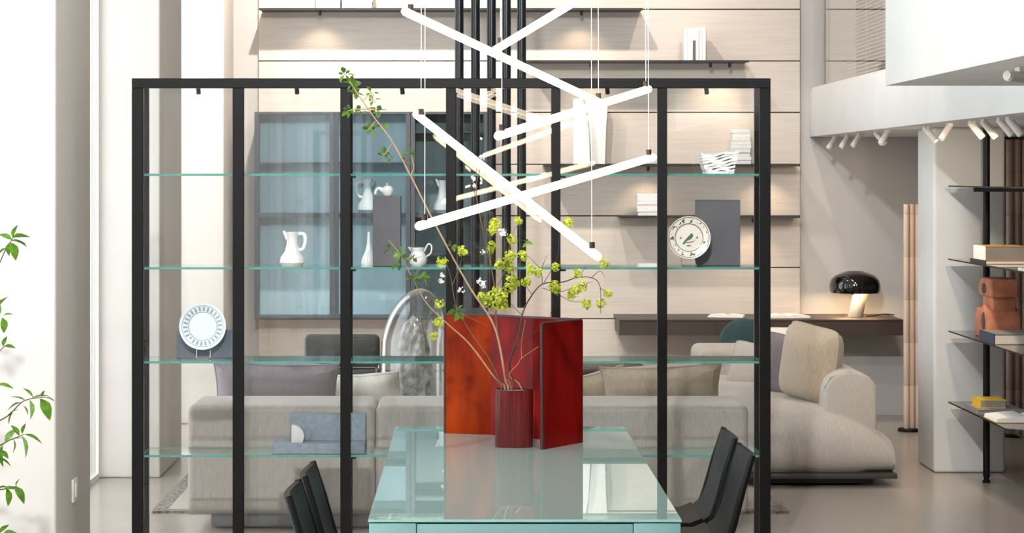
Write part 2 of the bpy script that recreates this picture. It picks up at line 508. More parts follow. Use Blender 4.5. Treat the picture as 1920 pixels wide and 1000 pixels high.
box('head_rail', 'blind', 2.612, 2.64, 12.6, 14.95, gz1 + 1.05, gz1 + 1.09, bl)
for yy in (12.9, 13.5, 14.1):
    MB().tube([(2.626, yy, gz1 + 0.02), (2.626, yy, gz1 + 1.06)], 0.0015, 6).build('ladder_cord', 'cable', bl)
struct(box('added_slat_backing', 'dark_wall', 2.72, 2.80, 12.4, 15.0, gz1, gz1 + 1.3))  # dark sheet added behind the slats so their stripes show
# white bulkhead nearer to the camera
bk = struct(box('wall_bulkhead', 'plaster_white', (1660 - VX) * 8.5 / F, 4.4, 1.5, 8.5, EYE + 169 * 8.5 / F, CEIL, bevel=0.003))
bs = thing('ceiling_spotlight', (1.78, 7.05, 2.059), 'white tubular spotlight tucked under the white bulkhead at top right', 'spotlight')
box('mount', 'spot_white', 1.81, 1.85, 7.02, 7.08, 2.04, 2.0588, bs)
MB().tube([(1.75, 6.93, 2.026), (1.98, 7.24, 2.022), (1.985, 7.247, 2.022)], [0.018, 0.018, 0.015], 18).build('barrel', 'spot_white', bs, True)
MB().tube([(1.748, 6.927, 2.026), (1.744, 6.922, 2.026)], 0.014, 16).build('lens', 'spot_white', bs, True)
# column
struct(box('wall_column', 'plaster_column', 2.655, 3.066, 12.2, 12.64, 0, gz0, bevel=0.02, seg=4))

# light switch on the first pier
sw = thing('light_switch', (XPIER, 9.36, 0.30), 'white wall switch low on the beige window pier', 'switch')
cz = EYE - (918 - VY) * 9.4 / F
ORG[sw.name] = sw.location = Vector((XPIER, 9.38, cz - 0.05))
box('plate', 'switch', XPIER, XPIER + 0.010, 9.33, 9.43, cz - 0.05, cz + 0.05, sw, bevel=0.003)
box('rocker', 'switch', XPIER + 0.010, XPIER + 0.015, 9.36, 9.40, cz - 0.03, cz + 0.03, sw, bevel=0.002)

# fill downlights added out of view, high in the double-height room
for k, (x, y) in enumerate([(-0.9, 13.3), (0.4, 13.3), (1.7, 13.3), (1.7, 12.4), (0.6, 5.2), (-0.4, 2.2)]):
    d = thing('fill_downlight', (x, y, CEIL - 0.06), 'small round white fill downlight added unseen high in the ceiling', 'downlight', 'added fill downlights in the ceiling')
    MB().lathe([(0.055, 0), (0.075, 0), (0.075, 0.06), (0.055, 0.06), (0.055, 0)], (x, y, CEIL - 0.06), 24).build('ring', 'spot_white', d, True)
    MB().lathe([(0.0005, 0.02), (0.054, 0.02), (0.054, 0.028), (0.0005, 0.028)], (x, y, CEIL - 0.06), 24).build('lens', 'bulb', d, True)
    lt = spot('fill_beam', (x, y, CEIL - 0.08), [(x, YB, 1.6), (x, YB, 1.6), (x, YB, 1.6), (x, y - 0.1, 0), (0.8, 14.0, 1.7), (-0.6, 13.5, 1.4)][k], [400, 230, 100, 120, 330, 1700][k], 1.5, 0.9, (1, 0.92, 0.84) if k < 4 else (0.94, 0.97, 1.0), 0.05 if k < 3 else 0.12)
    lt.parent = d; lt.matrix_parent_inverse = Matrix.Translation(-d.location)

# ================================================================== TABLE
TZ = 0.735
tx0, tx1, ty0, ty1 = -0.2845, 0.5965, 5.985, 8.215
tb = thing('dining_table', ((tx0 + tx1) / 2, (ty0 + ty1) / 2, 0), 'mint green glass-topped dining table carrying the red glass vases', 'table')
MB().box(tx0, tx1, ty0, ty1, TZ - 0.008, TZ, 0, 1).build('glass_top', ['table_top', 'table_edge'], tb, bevel=0.0015, seg=1)
fz0, fz1 = TZ - 0.085, TZ - 0.011
box('spacer', 'black_metal', tx0 + 0.02, tx1 - 0.02, ty0 + 0.02, ty1 - 0.02, TZ - 0.012, TZ - 0.008, tb)
for (xa, xb) in ((tx0 + 0.003, tx0 + 0.135), (tx1 - 0.135, tx1 - 0.003)):
    for (ya, yb) in ((ty0 + 0.003, ty0 + 0.075), (ty1 - 0.075, ty1 - 0.003)):
        box('leg', 'table_frame', xa, xb, ya, yb, 0, fz1, tb, bevel=0.003)
for (ya, yb) in ((ty0 + 0.006, ty0 + 0.04), (ty1 - 0.04, ty1 - 0.006)):
    box('apron', 'table_frame', tx0 + 0.137, tx1 - 0.137, ya, yb, fz0, fz1 - 0.002, tb, bevel=0.002)
for (xa, xb) in ((tx0 + 0.006, tx0 + 0.04), (tx1 - 0.04, tx1 - 0.006)):
    box('apron', 'table_frame', xa, xb, ty0 + 0.077, ty1 - 0.077, fz0, fz1 - 0.002, tb, bevel=0.002)

# ================================================================== VITRINE
VZ, VD = 9.3, 0.34
sv = F / VZ
def vx(px): return (px - VX) / sv
def vz(py): return EYE - (py - VY) / sv
vit = thing('display_cabinet', (vx(846), VZ + VD / 2, 0), 'tall black-framed six-bay glass display cabinet with glass shelves behind the table', 'cabinet')
X0, X1 = vx(247), vx(1445)
ZT = vz(147)
fr = 0.028
posts = [(247, 268), (436, 457), (638, 657), (836, 855), (1035, 1051), (1233, 1251), (1424.5, 1445)]
for (a, b) in posts:
    box('front_post', 'black_metal', vx(a), vx(b), VZ, VZ + fr, 0.0, ZT - 0.042, vit, bevel=0.002, seg=1)
for i in range(6):
    a, b = vx(posts[i][1]), vx(posts[i + 1][0])
    door = MB().box(a, b, VZ + 0.006, VZ + 0.014, 0.09, ZT - 0.042).build('door_pane', ['glass'], vit)
box('top_rail', 'black_metal', X0, X1, VZ, VZ + fr, ZT - 0.042, ZT, vit, bevel=0.002, seg=1)
box('top_rail', 'black_metal', X0, X1, VZ + VD - fr, VZ + VD, ZT - 0.03, ZT, vit, bevel=0.002, seg=1)
MB().box(X0 + 0.03, X1 - 0.03, VZ + fr, VZ + VD - fr, ZT - 0.016, ZT - 0.008, 0, 1).build('top_glass', ['glass', 'shelf_edge'], vit)
box('side_rail', 'black_metal', X0, X0 + 0.03, VZ + fr, VZ + VD - fr, ZT - 0.03, ZT, vit)
box('side_rail', 'black_metal', X1 - 0.03, X1, VZ + fr, VZ + VD - fr, ZT - 0.03, ZT, vit)
box('plinth', 'black_metal', X0, X1, VZ, VZ + VD, 0.0, 0.08, vit, bevel=0.003)
rear = [X0 + 0.002, (vx(638) + vx(657)) / 2 - 0.01, (vx(1035) + vx(1051)) / 2 - 0.01, X1 - 0.028]
for x in rear:
    box('rear_post', 'black_metal', x, x + 0.024, VZ + VD - fr, VZ + VD, 0.08, ZT - 0.03, vit, bevel=0.002, seg=1)
for i in range(3):
    MB().box(rear[i] + 0.026, rear[i + 1] - 0.002, VZ + VD - 0.016, VZ + VD - 0.010, 0.09, ZT - 0.03).build('back_pane', ['glass'], vit)
for x in (X0 + 0.010, X1 - 0.016):
    MB().box(x, x + 0.006, VZ + fr, VZ + VD - fr, 0.08, ZT - 0.03).build('side_pane', ['glass'], vit)
SHY = [328, 504, 681, 857.5]
for py in SHY:
    z = vz(py)
    for i in range(3):
        a = rear[i] + (0.026 if i else 0.030)
        b = rear[i + 1] - 0.002
        MB().box(a, b, VZ + fr + 0.004, VZ + VD - fr - 0.004, z - 0.005, z + 0.005, 0, 1).build('glass_shelf', ['shelf_glass', 'shelf_edge'], vit)
    for x in (rear[0] + 0.026, rear[1] - 0.012, rear[1] + 0.03, rear[2] + 0.03, rear[3] - 0.026):
        box('shelf_bracket', 'black_metal', x, x + 0.024, VZ + fr + 0.01, VZ + fr + 0.03, z - 0.013, z - 0.0055, vit)
for px in (363, 551, 752, 1143, 1332):
    x = vx(px)
    sp_ = MB().tube([(x, VZ + 0.16, ZT - 0.018), (x, VZ + 0.16, ZT - 0.040), (x + 0.002, VZ + 0.155, ZT - 0.062)], 0.010, 10).build('spotlight', 'black_metal', vit, True)
SH = {k: vz(p) + 0.005 for k, p in enumerate(SHY)}        # top of each glass shelf

# ================================================================== CHAIRS
def make_chair(label):
    """local frame: back towards -x, seat faces +x"""
    r = thing('dining_chair', (0, 0, 0), label, 'chair', 'black leather dining chairs at the mint table')
    W, H = 0.385, 0.75
    def sheet(prof, w_of, thick):
        nv = 9
        mb = MB(); b = 0
        grid = {}
        for side in (0, 1):
            for i, (x, z, nx, nz) in enumerate(prof):
                t = i / (len(prof) - 1)
                for j in range(nv):
                    u = -1 + 2 * j / (nv - 1)
                    dish = 0.020 * (1 - u * u) * min(1, max(0, (z - 0.46) * 6))
                    off = (thick if side else 0)
                    grid[side, i, j] = len(mb.v)
                    mb.v.append((x - dish - nx * off, u * w_of(z) / 2, z - nz * off + (0.010 * u * u if i == len(prof) - 1 else 0)))
        n = len(prof)
        for i in range(n - 1):
            for j in range(nv - 1):
                mb.f.append([grid[0, i, j], grid[0, i, j + 1], grid[0, i + 1, j + 1], grid[0, i + 1, j]])
                mb.f.append([grid[1, i, j], grid[1, i + 1, j], grid[1, i + 1, j + 1], grid[1, i, j + 1]])
        for i in range(n - 1):
            for j in (0, nv - 1):
                mb.f.append([grid[0, i, j], grid[0, i + 1, j], grid[1, i + 1, j], grid[1, i, j]])
        for j in range(nv - 1):
            for i in (0, n - 1):
                mb.f.append([grid[0, i, j], grid[0, i, j + 1], grid[1, i, j + 1], grid[1, i, j]])
        mb.m = [0] * len(mb.f)
        return mb
    wof = lambda z: W if z < 0.5 else W - (z - 0.5) / 0.25 * 0.07
    seat_p = [(0.24, 0.440, 0, 1), (0.20, 0.452, 0, 1), (0.05, 0.450, 0, 1), (-0.08, 0.448, 0, 1), (-0.125, 0.456, 0.3, 0.95)]
    sheet(seat_p, wof, 0.022).build('seat', 'leather', r, True)
    back_p = [(-0.125, 0.456, 0.3, 0.95), (-0.155, 0.478, 0.8, 0.6), (-0.172, 0.52, 1, 0.2), (-0.20, 0.62, 1, 0.15), (-0.236, H - 0.012, 1, 0.1)]
    sheet(back_p, wof, 0.018).build('backrest', 'leather', r, True)
    for s in (-1, 1):
        MB().tube([(-0.150, s * W / 2 * 0.99, 0.43), (-0.180, s * W / 2 * 0.99, 0.52), (-0.212, s * 0.185, 0.64), (-0.246, s * 0.172, H)], [0.014, 0.013, 0.012, 0.011], 10).build('back_post', 'leather', r, True)
        MB().tube([(-0.225, s * 0.188, 0.0), (-0.19, s * 0.19, 0.25), (-0.152, s * 0.195, 0.44)], [0.012, 0.014, 0.016], 10).build('leg', 'leather', r, True)
        MB().tube([(0.215, s * 0.180, 0.0), (0.21, s * 0.180, 0.44)], [0.012, 0.015], 10).build('leg', 'leather', r, True)
    return r
ch = make_chair('black leather dining chair left of the mint table, nearest the camera')
ch.location = (-0.29, 6.50, 0)
copy_thing(ch, (-0.275, 6.92, 0), 0, 'black leather dining chair left of the mint table, farther one, partly hidden')
copy_thing(ch, (0.715, 7.41, 0), PI, 'black leather dining chair right of the mint table, nearer one with slanted rear leg showing')
copy_thing(ch, (0.715, 7.88, 0), PI, 'black leather dining chair right of the mint table, the farther one with taller outline')

# ================================================================== PENDANT LIGHT
pend = thing('pendant_light', (0.05, 7.0, CEIL), 'chandelier of five crossed glowing tubes hung on thin white cables above the table', 'pendant lamp')
MB().lathe([(0.0005, 0), (0.16, 0), (0.16, 0.03), (0.0005, 0.03)], (0.05, 7.0, CEIL - 0.03), 32).build('ceiling_rose', 'spot_white', pend, True)
T = [((760, 22, 6.75), (1130, 195, 7.66)), ((928, 94, 7.3), (1110, -16, 7.0)), ((934, 255, 6.4), (1216, 167, 7.6)),
     ((781, 215, 7.3), (1120, 481, 6.6)), ((786, 424, 6.4), (1224, 295, 7.5))]
for k, (a, b) in enumerate(T):
    A, B = P(*a), P(*b)
    d = (B - A).normalized()
    pts = [A - d * 0.012, A - d * 0.009, A, B, B + d * 0.009, B + d * 0.012]
    rr = 0.0132
    tubeo = MB().tube(pts, [0.005, 0.010, rr, rr, 0.010, 0.005], 20).build('lit_tube', 'tube_light', pend, True)
    for e, s in ((A, 1), (B, -1)):
        q = e + d * s * 0.028
        MB().tube([q + Vector((0, 0, rr - 0.002)), q + Vector((0, 0, rr + 0.018))], 0.0095, 12).build('cable_clamp', 'cap', tubeo, True)
        top = Vector((q.x + (0.05 - q.x) * 0.02, q.y, CEIL - 0.004))
        MB().tube([q + Vector((0, 0, rr + 0.016)), top], 0.0012, 6).build('cable', 'cable', tubeo)

# ================================================================== RED GLASS SCREEN VASE + SMALL VASE
def zt(py_, Z): return EYE - (py_ - VY) * Z / F
plan = [((835 - VX) * 8.0 / F, 8.0), ((922 - VX) * 7.95 / F, 7.95), ((1000 - VX) * 7.83 / F, 7.83), ((1089 - VX) * 7.72 / F, 7.72), ((1016.5 - VX) * 7.52 / F, 7.52)]
HV = 0.442
def folded_sheet(pts, th, z0, z1, split):
    # offset polyline with mitred corners
    n = len(pts); L, R = [], []
    for i, p in enumerate(pts):
        p = Vector((p[0], p[1]))
        ds = []
        if i > 0: ds.append((p - Vector(pts[i - 1])).normalized())
        if i < n - 1: ds.append((Vector(pts[i + 1]) - p).normalized())
        nrm = Vector((0, 0))
        for d in ds: nrm += Vector((-d.y, d.x))
        nrm.normalize()
        c = max(0.55, nrm.dot(Vector((-ds[0].y, ds[0].x))))
        L.append(p + nrm * th / 2 / c); R.append(p - nrm * th / 2 / c)
    return L, R
Lp, Rp = folded_sheet(plan, 0.011, 0, 0, 0)
bv = thing('folded_glass_vase', (0.16, 7.8, TZ), 'large folded red and orange glass sheet vase on the mint table', 'vase')
for i in range(len(plan) - 1):
    poly = [tuple(Lp[i]), tuple(Lp[i + 1]), tuple(Rp[i + 1]), tuple(Rp[i])]
    mm = 'orange_glass' if i == 0 else 'red_glass'
    MB().prism(poly, 'z', TZ, TZ + HV).build('glass_leaf', mm, bv, bevel=0.0)
for i in (0, len(plan) - 1):
    a, b = Lp[i], Rp[i]
    c = (a + b) / 2
    MB().tube([(c.x, c.y, TZ + 0.0005), (c.x, c.y, TZ + HV + 0.002)], 0.0068, 8).build('edge_bead', 'dark_glass_edge', bv, True)
tp = [(p[0], p[1], TZ + HV + 0.001) for p in plan]
MB().tube(tp, 0.0064, 8).build('rim_bead', 'dark_glass_edge', bv, True)
# base plate joining the folded leaves at the bottom
# small oval ribbed vase
svx, svy = (963.5 - VX) * 7.62 / F, 7.60
sv_ = thing('ribbed_glass_vase', (svx, svy, TZ), 'small dark red ribbed glass vase holding the flowering branches', 'vase')
n = 64; mb = MB(); hv = 0.203
def ring(rx, ry, z, rib=True):
    out = []
    for k in range(n):
        a = 2 * PI * k / n
        q = 1 + (0.012 * math.cos(a * 32) if rib else 0)
        ca, sa = math.cos(a), math.sin(a)
        e = 0.72
        out.append((svx + rx * q * math.copysign(abs(ca) ** e, ca), svy + ry * q * math.copysign(abs(sa) ** e, sa), z))
    return out
rings = [ring(0.064, 0.040, TZ), ring(0.0665, 0.042, TZ + 0.004), ring(0.0665, 0.042, TZ + hv), ring(0.059, 0.035, TZ + hv, False), ring(0.059, 0.035, TZ + 0.012, False)]
for r_ in rings: mb.v += r_
for i in range(len(rings) - 1):
    for k in range(n):
        k2 = (k + 1) % n
        mb.f.append([i * n + k, i * n + k2, (i + 1) * n + k2, (i + 1) * n + k])
mb.f.append([k for k in range(n)][::-1]); mb.f.append([4 * n + k for k in range(n)])
mb.m = [0] * len(mb.f)
mb.build('body', 'vase_red', sv_, True)
rim = [(p[0], p[1], TZ + hv + 0.001) for p in ring(0.063, 0.0385, 0, False)]
MB().tube(rim + rim[:1], 0.003, 6).build('rim', 'dark_glass_edge', sv_, True)

# ================================================================== BRANCHES
def leaf_mesh(name, m, L=0.035, W=0.014, curl=0.25):
    me = bpy.data.meshes.new(name)
    ts = [0, 0.15, 0.35, 0.6, 0.82, 1.0]
    ws = [0.04, 0.5, 0.95, 0.9, 0.5, 0.0]
    v, f = [], []
    for t, w_ in zip(ts, ws):
        z = -curl * L * t * t
        v += [(L * t, -W * w_, z + 0.3 * W * w_), (L * t, 0, z), (L * t, W * w_, z + 0.3 * W * w_)]
    for i in range(len(ts) - 1):
        a = i * 3
        f += [(a, a + 1, a + 4, a + 3), (a + 1, a + 2, a + 5, a + 4)]
    me.from_pydata(v, [], f)
    me.materials.append(M[m])
    for p in me.polygons: p.use_smooth = True
    return me
def cluster_mesh(name, m, seed, R=0.019, n=44, size=0.0075):
    rnd = random.Random(seed)
    me = bpy.data.meshes.new(name)
    v, f = [], []
    for k in range(n):
        d = Vector((rnd.gauss(0, 1), rnd.gauss(0, 1), rnd.gauss(0, 1))).normalized()
        c = d * R * (0.45 + 0.55 * rnd.random())
        a = d.orthogonal().normalized(); a.rotate(Matrix.Rotation(rnd.random() * 6.28, 3, d))
        a = (a + d * rnd.uniform(-0.6, 0.6)).normalized()
        b = d.cross(a).normalized()
        s = size * rnd.uniform(0.7, 1.2)
        i = len(v)
        v += [tuple(c - a * s), tuple(c - b * s * 0.7 + d * s * 0.25), tuple(c + a * s), tuple(c + b * s * 0.7 + d * s * 0.25), tuple(c - d * s * 0.2)]
        f += [(i, i + 1, i + 4), (i + 1, i + 2, i + 4), (i + 2, i + 3, i + 4), (i + 3, i, i + 4)]
    me.from_pydata(v, [], f)
    me.materials.append(M[m])
    return me
LEAF = [leaf_mesh('leaf', 'leaf'), leaf_mesh('leaf', 'leaf', 0.030, 0.010, 0.4), leaf_mesh('leaf', 'leaf_dark', 0.028, 0.011, 0.1)]
BLOS = [cluster_mesh('blossom_cluster', 'blossom', s) for s in (1, 2, 3)]
WHT = [cluster_mesh('white_blossom', 'white_flower', s, 0.014, 20, 0.0055) for s in (4, 5)]

def put(me, name, parent, pos, rot=(0, 0, 0), sc=1.0):
    o = bpy.data.objects.new(name, me)
    C.objects.link(o)
    o.parent = parent
    o.location = Vector(pos) - ORG[parent.name]
    o.rotation_euler = rot
    o.scale = (sc, sc, sc)
    return o
def aim(d, roll=0.0):
    return (Vector(d).to_track_quat('X', 'Z') @ Euler((roll, 0, 0)).to_quaternion()).to_euler()
def smooth_path(pts, k=4):
    pts = [Vector(p) for p in pts]
    out = []
    for i in range(len(pts) - 1):
        p0, p1, p2, p3 = pts[max(0, i - 1)], pts[i], pts[i + 1], pts[min(len(pts) - 1, i + 2)]
        for j in range(k):
            t = j / k
            out.append(0.5 * ((2 * p1) + (p2 - p0) * t + (2 * p0 - 5 * p1 + 4 * p2 - p3) * t * t + (3 * p1 - p0 - 3 * p2 + p3) * t ** 3))
    return out + [pts[-1]]
MOUTH = Vector((svx, svy, TZ + hv))
def branch(label, main, r0, r1, bark, twigs=(), zslope=(7.6, 7.6), foot=(0, 0)):
    base = Vector((svx + foot[0], svy + foot[1], TZ + 0.0205))
    lip = Vector((svx + foot[0] * 1.2 - 0.008, svy + foot[1], TZ + hv + 0.0))
    n_ = len(main)
    pts = [base, lip] + [P(px, py, zslope[0] + (zslope[1] - zslope[0]) * i / max(1, n_ - 1)) for i, (px, py) in enumerate(main)]
    root = thing('flowering_branch', base, label, 'branch', 'cut branches in the ribbed red vase')
    sp = smooth_path(pts)
    rr = [r0 + (r1 - r0) * i / (len(sp) - 1) for i in range(len(sp))]
    MB().tube(sp, rr, 6).build('stem', bark, root, True)
    for tw in twigs:
        tp_ = smooth_path([P(a, b, c) for (a, b, c) in tw], 3)
        MB().tube(tp_, [r1 * 1.2 - (r1 * 0.6) * i / (len(tp_) - 1) for i in range(len(tp_))], 5).build('twig', bark, root, True)
    return root
rl = random.Random(11)
def sprig(root, px, py, Z, n=5, spread=14, big=1.0, kinds=(0, 1, 2)):
    """a spray of n leaves round a point of the photo"""
    c = P(px, py, Z)
    MB().tube([c + Vector((0.01, 0.004, -0.012)) * big, c, c + Vector((-0.012, 0, 0.014)) * big], 0.0011, 5).build('twig', 'bark', root)
    for k in range(n):
        a = 2 * PI * k / n + rl.uniform(-0.5, 0.5)
        d = Vector((math.cos(a), rl.uniform(-0.6, 0.4), math.sin(a) * 0.8 + 0.15))
        o = rl.uniform(0, 0.4) * spread * Z / F
        put(LEAF[rl.choice(kinds)], 'leaf', root, c + d.normalized() * o, aim(d, rl.uniform(-1.2, 1.2)), big * rl.uniform(0.6, 1.0))
def blossoms(root, lst, Z, mes=BLOS, name='blossom_cluster'):
    for (px, py, s) in lst:
        put(rl.choice(mes), name, root, P(px, py, Z + rl.uniform(-0.02, 0.02)), (rl.random() * 6, rl.random() * 6, rl.random() * 6), s)

b1 = branch('longest cut branch, leaning left, its small green leaves reaching above the cabinet',
            [(948, 715), (937, 649), (921, 600), (877, 533), (816, 421), (770, 330), (735, 265), (705, 225), (680, 190), (655, 152)], 0.0042, 0.0016, 'bark_pale',
            twigs=[((770, 330, 7.5), (776, 312, 7.5), (770, 292, 7.5)), ((735, 268, 7.48), (722, 290, 7.48), (712, 285, 7.48)), ((705, 225, 7.45), (690, 245, 7.45)),
                   ((690, 205, 7.44), (668, 205, 7.44), (652, 208, 7.44)), ((680, 190, 7.43), (695, 175, 7.43)), ((690, 203, 7.44), (714, 210, 7.44))], zslope=(7.6, 7.4), foot=(-0.01, 0.004))
for (px, py, n_, b_) in [(647, 140, 6, 1.1), (660, 160, 6, 1.2), (668, 175, 5, 1.1), (652, 208, 5, 1.0), (676, 208, 4, 0.9), (697, 175, 4, 0.8), (700, 188, 4, 0.7),
                         (708, 208, 5, 1.0), (694, 243, 6, 0.9), (718, 236, 4, 0.7), (720, 290, 6, 0.9), (732, 292, 3, 0.8), (768, 288, 4, 0.9), (762, 303, 3, 0.8)]:
    sprig(b1, px, py, 7.42 + (py - 140) / 1600, n_, 12, b_)
b2 = branch('cut branch bending low left over the glass dome with a tuft of dark leaves',
            [(938, 720), (921, 700), (880, 645), (835, 604), (800, 569), (775, 525), (752, 480), (728, 450)], 0.0034, 0.0012, 'bark_pale',
            twigs=[((775, 525, 7.45), (790, 515, 7.45), (800, 520, 7.45)), ((757, 490, 7.43), (775, 480, 7.43), (790, 482, 7.43)), ((752, 480, 7.43), (735, 470, 7.43))], zslope=(7.6, 7.4), foot=(-0.02, 0.008))
for (px, py, n_, b_) in [(733, 468, 5, 0.9), (752, 478, 6, 1.0), (775, 484, 4, 0.8), (748, 498, 5, 0.9), (778, 523, 5, 1.0), (795, 523, 4, 1.0)]:
    sprig(b2, px, py, 7.43, n_, 12, b_, (2, 2, 0))
blossoms(b2, [(824, 570, 0.95), (822, 604, 1.0), (813, 630, 0.8)], 7.48)
b3 = branch('upright cut branch in the vase middle, thick with lime blossom and white tips',
            [(946, 700), (932, 620), (928, 545), (917, 480), (899, 402), (893, 350), (905, 300)], 0.0036, 0.0012, 'bark',
            twigs=[((928, 545, 7.55), (945, 510, 7.54), (958, 450, 7.54), (972, 415, 7.53)), ((921, 500, 7.55), (920, 450, 7.54), (930, 422, 7.53)),
                   ((930, 590, 7.56), (912, 570, 7.56), (902, 556, 7.55)), ((930, 575, 7.56), (950, 555, 7.55), (962, 520, 7.54), (981, 480, 7.53))], zslope=(7.6, 7.5), foot=(0.0, -0.006))
blossoms(b3, [(928, 420, 1.15), (922, 432, 1.0), (972, 415, 0.85), (960, 450, 1.0), (921, 460, 0.9), (920, 470, 0.8), (957, 480, 1.15), (951, 489, 0.9), (981, 479, 1.1), (936, 497, 1.1), (955, 502, 1.05),
              (960, 522, 1.1), (955, 540, 1.15), (966, 533, 1.0), (933, 546, 1.1), (944, 557, 1.0), (912, 566, 1.0), (902, 556, 0.95), (931, 572, 1.15), (945, 573, 1.0), (936, 560, 1.0), (918, 556, 0.9)], 7.54)
blossoms(b3, [(940, 433, 1.1), (945, 438, 1.0), (905, 473, 0.7), (905, 295, 0.9), (888, 335, 0.8), (890, 348, 0.7), (906, 533, 1.1), (900, 528, 0.9)], 7.53, WHT, 'white_blossom')
sprig(b3, 987, 455, 7.53, 4, 8, 0.7)
b4 = branch('dark crooked cut branch spreading right with scattered lime blossom tufts',
            [(955, 690), (963, 655), (973, 628), (979, 591), (992, 562), (1017, 533), (1056, 529), (1081, 521), (1109, 521), (1125, 537), (1126, 588)], 0.0036, 0.0011, 'bark_dark',
            twigs=[((1017, 533, 7.56), (1014, 508, 7.55), (1000, 490, 7.55), (987, 478, 7.55)), ((1014, 508, 7.55), (1025, 480, 7.55)), ((1109, 521, 7.52), (1125, 508, 7.52), (1134, 520, 7.52)),
                   ((1040, 548, 7.55), (1060, 560, 7.54), (1075, 566, 7.54), (1097, 566, 7.53)), ((1017, 540, 7.56), (1045, 548, 7.55), (1075, 540, 7.54), (1112, 528, 7.53)),
                   ((1020, 530, 7.56), (1032, 510, 7.55), (1046, 480, 7.55), (1050, 430, 7.54), (1068, 402, 7.54)), ((1083, 520, 7.54), (1100, 500, 7.53)), ((1125, 540, 7.52), (1139, 550, 7.52)),
                   ((965, 655, 7.6), (985, 640, 7.59), (1010, 617, 7.58), (1030, 598, 7.57), (1040, 545, 7.56)), ((980, 592, 7.59), (965, 578, 7.58), (950, 560, 7.58)), ((998, 553, 7.58), (985, 535, 7.57))],
            zslope=(7.6, 7.5), foot=(0.012, 0.0))
blossoms(b4, [(994, 506, 1.15), (1009, 511, 0.95), (987, 529, 1.0), (1066, 417, 1.05), (1042, 500, 0.85), (1133, 494, 1.05), (1083, 513, 1.0), (1040, 537, 1.15), (1044, 545, 0.9), (1091, 537, 1.1), (1078, 545, 1.0),
              (1072, 553, 1.0), (1099, 570, 1.05), (1127, 570, 1.0), (1139, 551, 0.9)], 7.53)
b5 = branch('thin dark cut branch curving up left with a few blossoms against the cabinet post',
            [(936, 712), (915, 670), (890, 635), (868, 600), (853, 565), (845, 520), (836, 492)], 0.0026, 0.001, 'bark',
            twigs=[((868, 600, 7.5), (856, 588, 7.5), (848, 583, 7.5)), ((848, 535, 7.47), (862, 500, 7.47), (868, 472, 7.47)), ((862, 588, 7.5), (890, 600, 7.5), (915, 612, 7.5))], zslope=(7.6, 7.45), foot=(-0.03, -0.002))
blossoms(b5, [(829, 492, 1.1), (868, 471, 1.05)], 7.46)
blossoms(b5, [(829, 517, 0.8), (828, 528, 0.8), (865, 545, 1.0)], 7.47, WHT, 'white_blossom')
sprig(b5, 858, 584, 7.5, 6, 10, 1.3, (0,))
sprig(b5, 846, 462, 7.46, 4, 8, 0.9, (0,))
b6 = branch('short bare pinkish twig in the vase forking right in front of the red sheet',
            [(955, 705), (972, 682), (978, 672), (1010, 650)], 0.0022, 0.0009, 'bark_pale', twigs=[((978, 672, 7.58), (978, 640, 7.58), (985, 600, 7.57))], zslope=(7.6, 7.57), foot=(0.03, 0.004))

# leafy plant by the window at the left edge of the photo
pl = thing('potted_plant', (-1.92, 8.0, 0), 'green leafy potted branch plant by the left window, cut by the photo edge', 'plant')
px0 = -1.92
MB().lathe([(0.0005, 0), (0.10, 0), (0.13, 0.26), (0.115, 0.26), (0.11, 0.22), (0.0005, 0.22)], (px0, 8.0, 0), 28).build('pot', 'pot', pl, True)
MB().lathe([(0.0005, 0.231), (0.109, 0.225), (0.109, 0.2205), (0.0005, 0.2205)], (px0, 8.0, 0), 20).build('soil', 'soil', pl, True)
stems = [[(px0, 8.0, 0.22), P(-60, 800, 8.0), P(-45, 650, 8.0), P(-25, 560, 8.0), P(5, 480, 8.0), P(22, 450, 8.0), P(30, 425, 8.0)],
         [(px0 + 0.03, 8.02, 0.22), P(-50, 850, 8.02), P(-20, 802, 8.0), P(15, 780, 7.98), P(45, 752, 7.97), P(85, 745, 7.96)],
         [(px0 + 0.02, 7.97, 0.22), P(-45, 920, 7.97), P(-15, 850, 7.97), P(10, 830, 7.97), P(45, 815, 7.97)],
         [(px0 + 0.04, 8.0, 0.22), P(-45, 960, 8.0), P(-15, 925, 8.0), P(10, 917, 8.0), P(32, 912, 8.0)],
         [(px0 - 0.01, 8.02, 0.22), P(-65, 760, 8.02), P(-45, 680, 8.02), P(-10, 665, 8.0), P(10, 648, 8.0)]]
for st in stems:
    sp = smooth_path(st)
    MB().tube(sp, [0.0045 - 0.003 * i / (len(sp) - 1) for i in range(len(sp))], 6).build('stem', 'bark', pl, True)
PL_LEAF = [leaf_mesh('leaf', 'leaf', 0.085, 0.024, 0.25), leaf_mesh('leaf', 'leaf', 0.072, 0.021, 0.35)]
def lf(px, py, dx, dy, s=1.0, k=0, Z=7.98, dep=-0.2, roll=0.4):
    d = Vector((dx, dep * abs(dx) + 0.02, -dy))
    put(PL_LEAF[k], 'leaf', pl, P(px, py, Z), aim(d, roll), s)
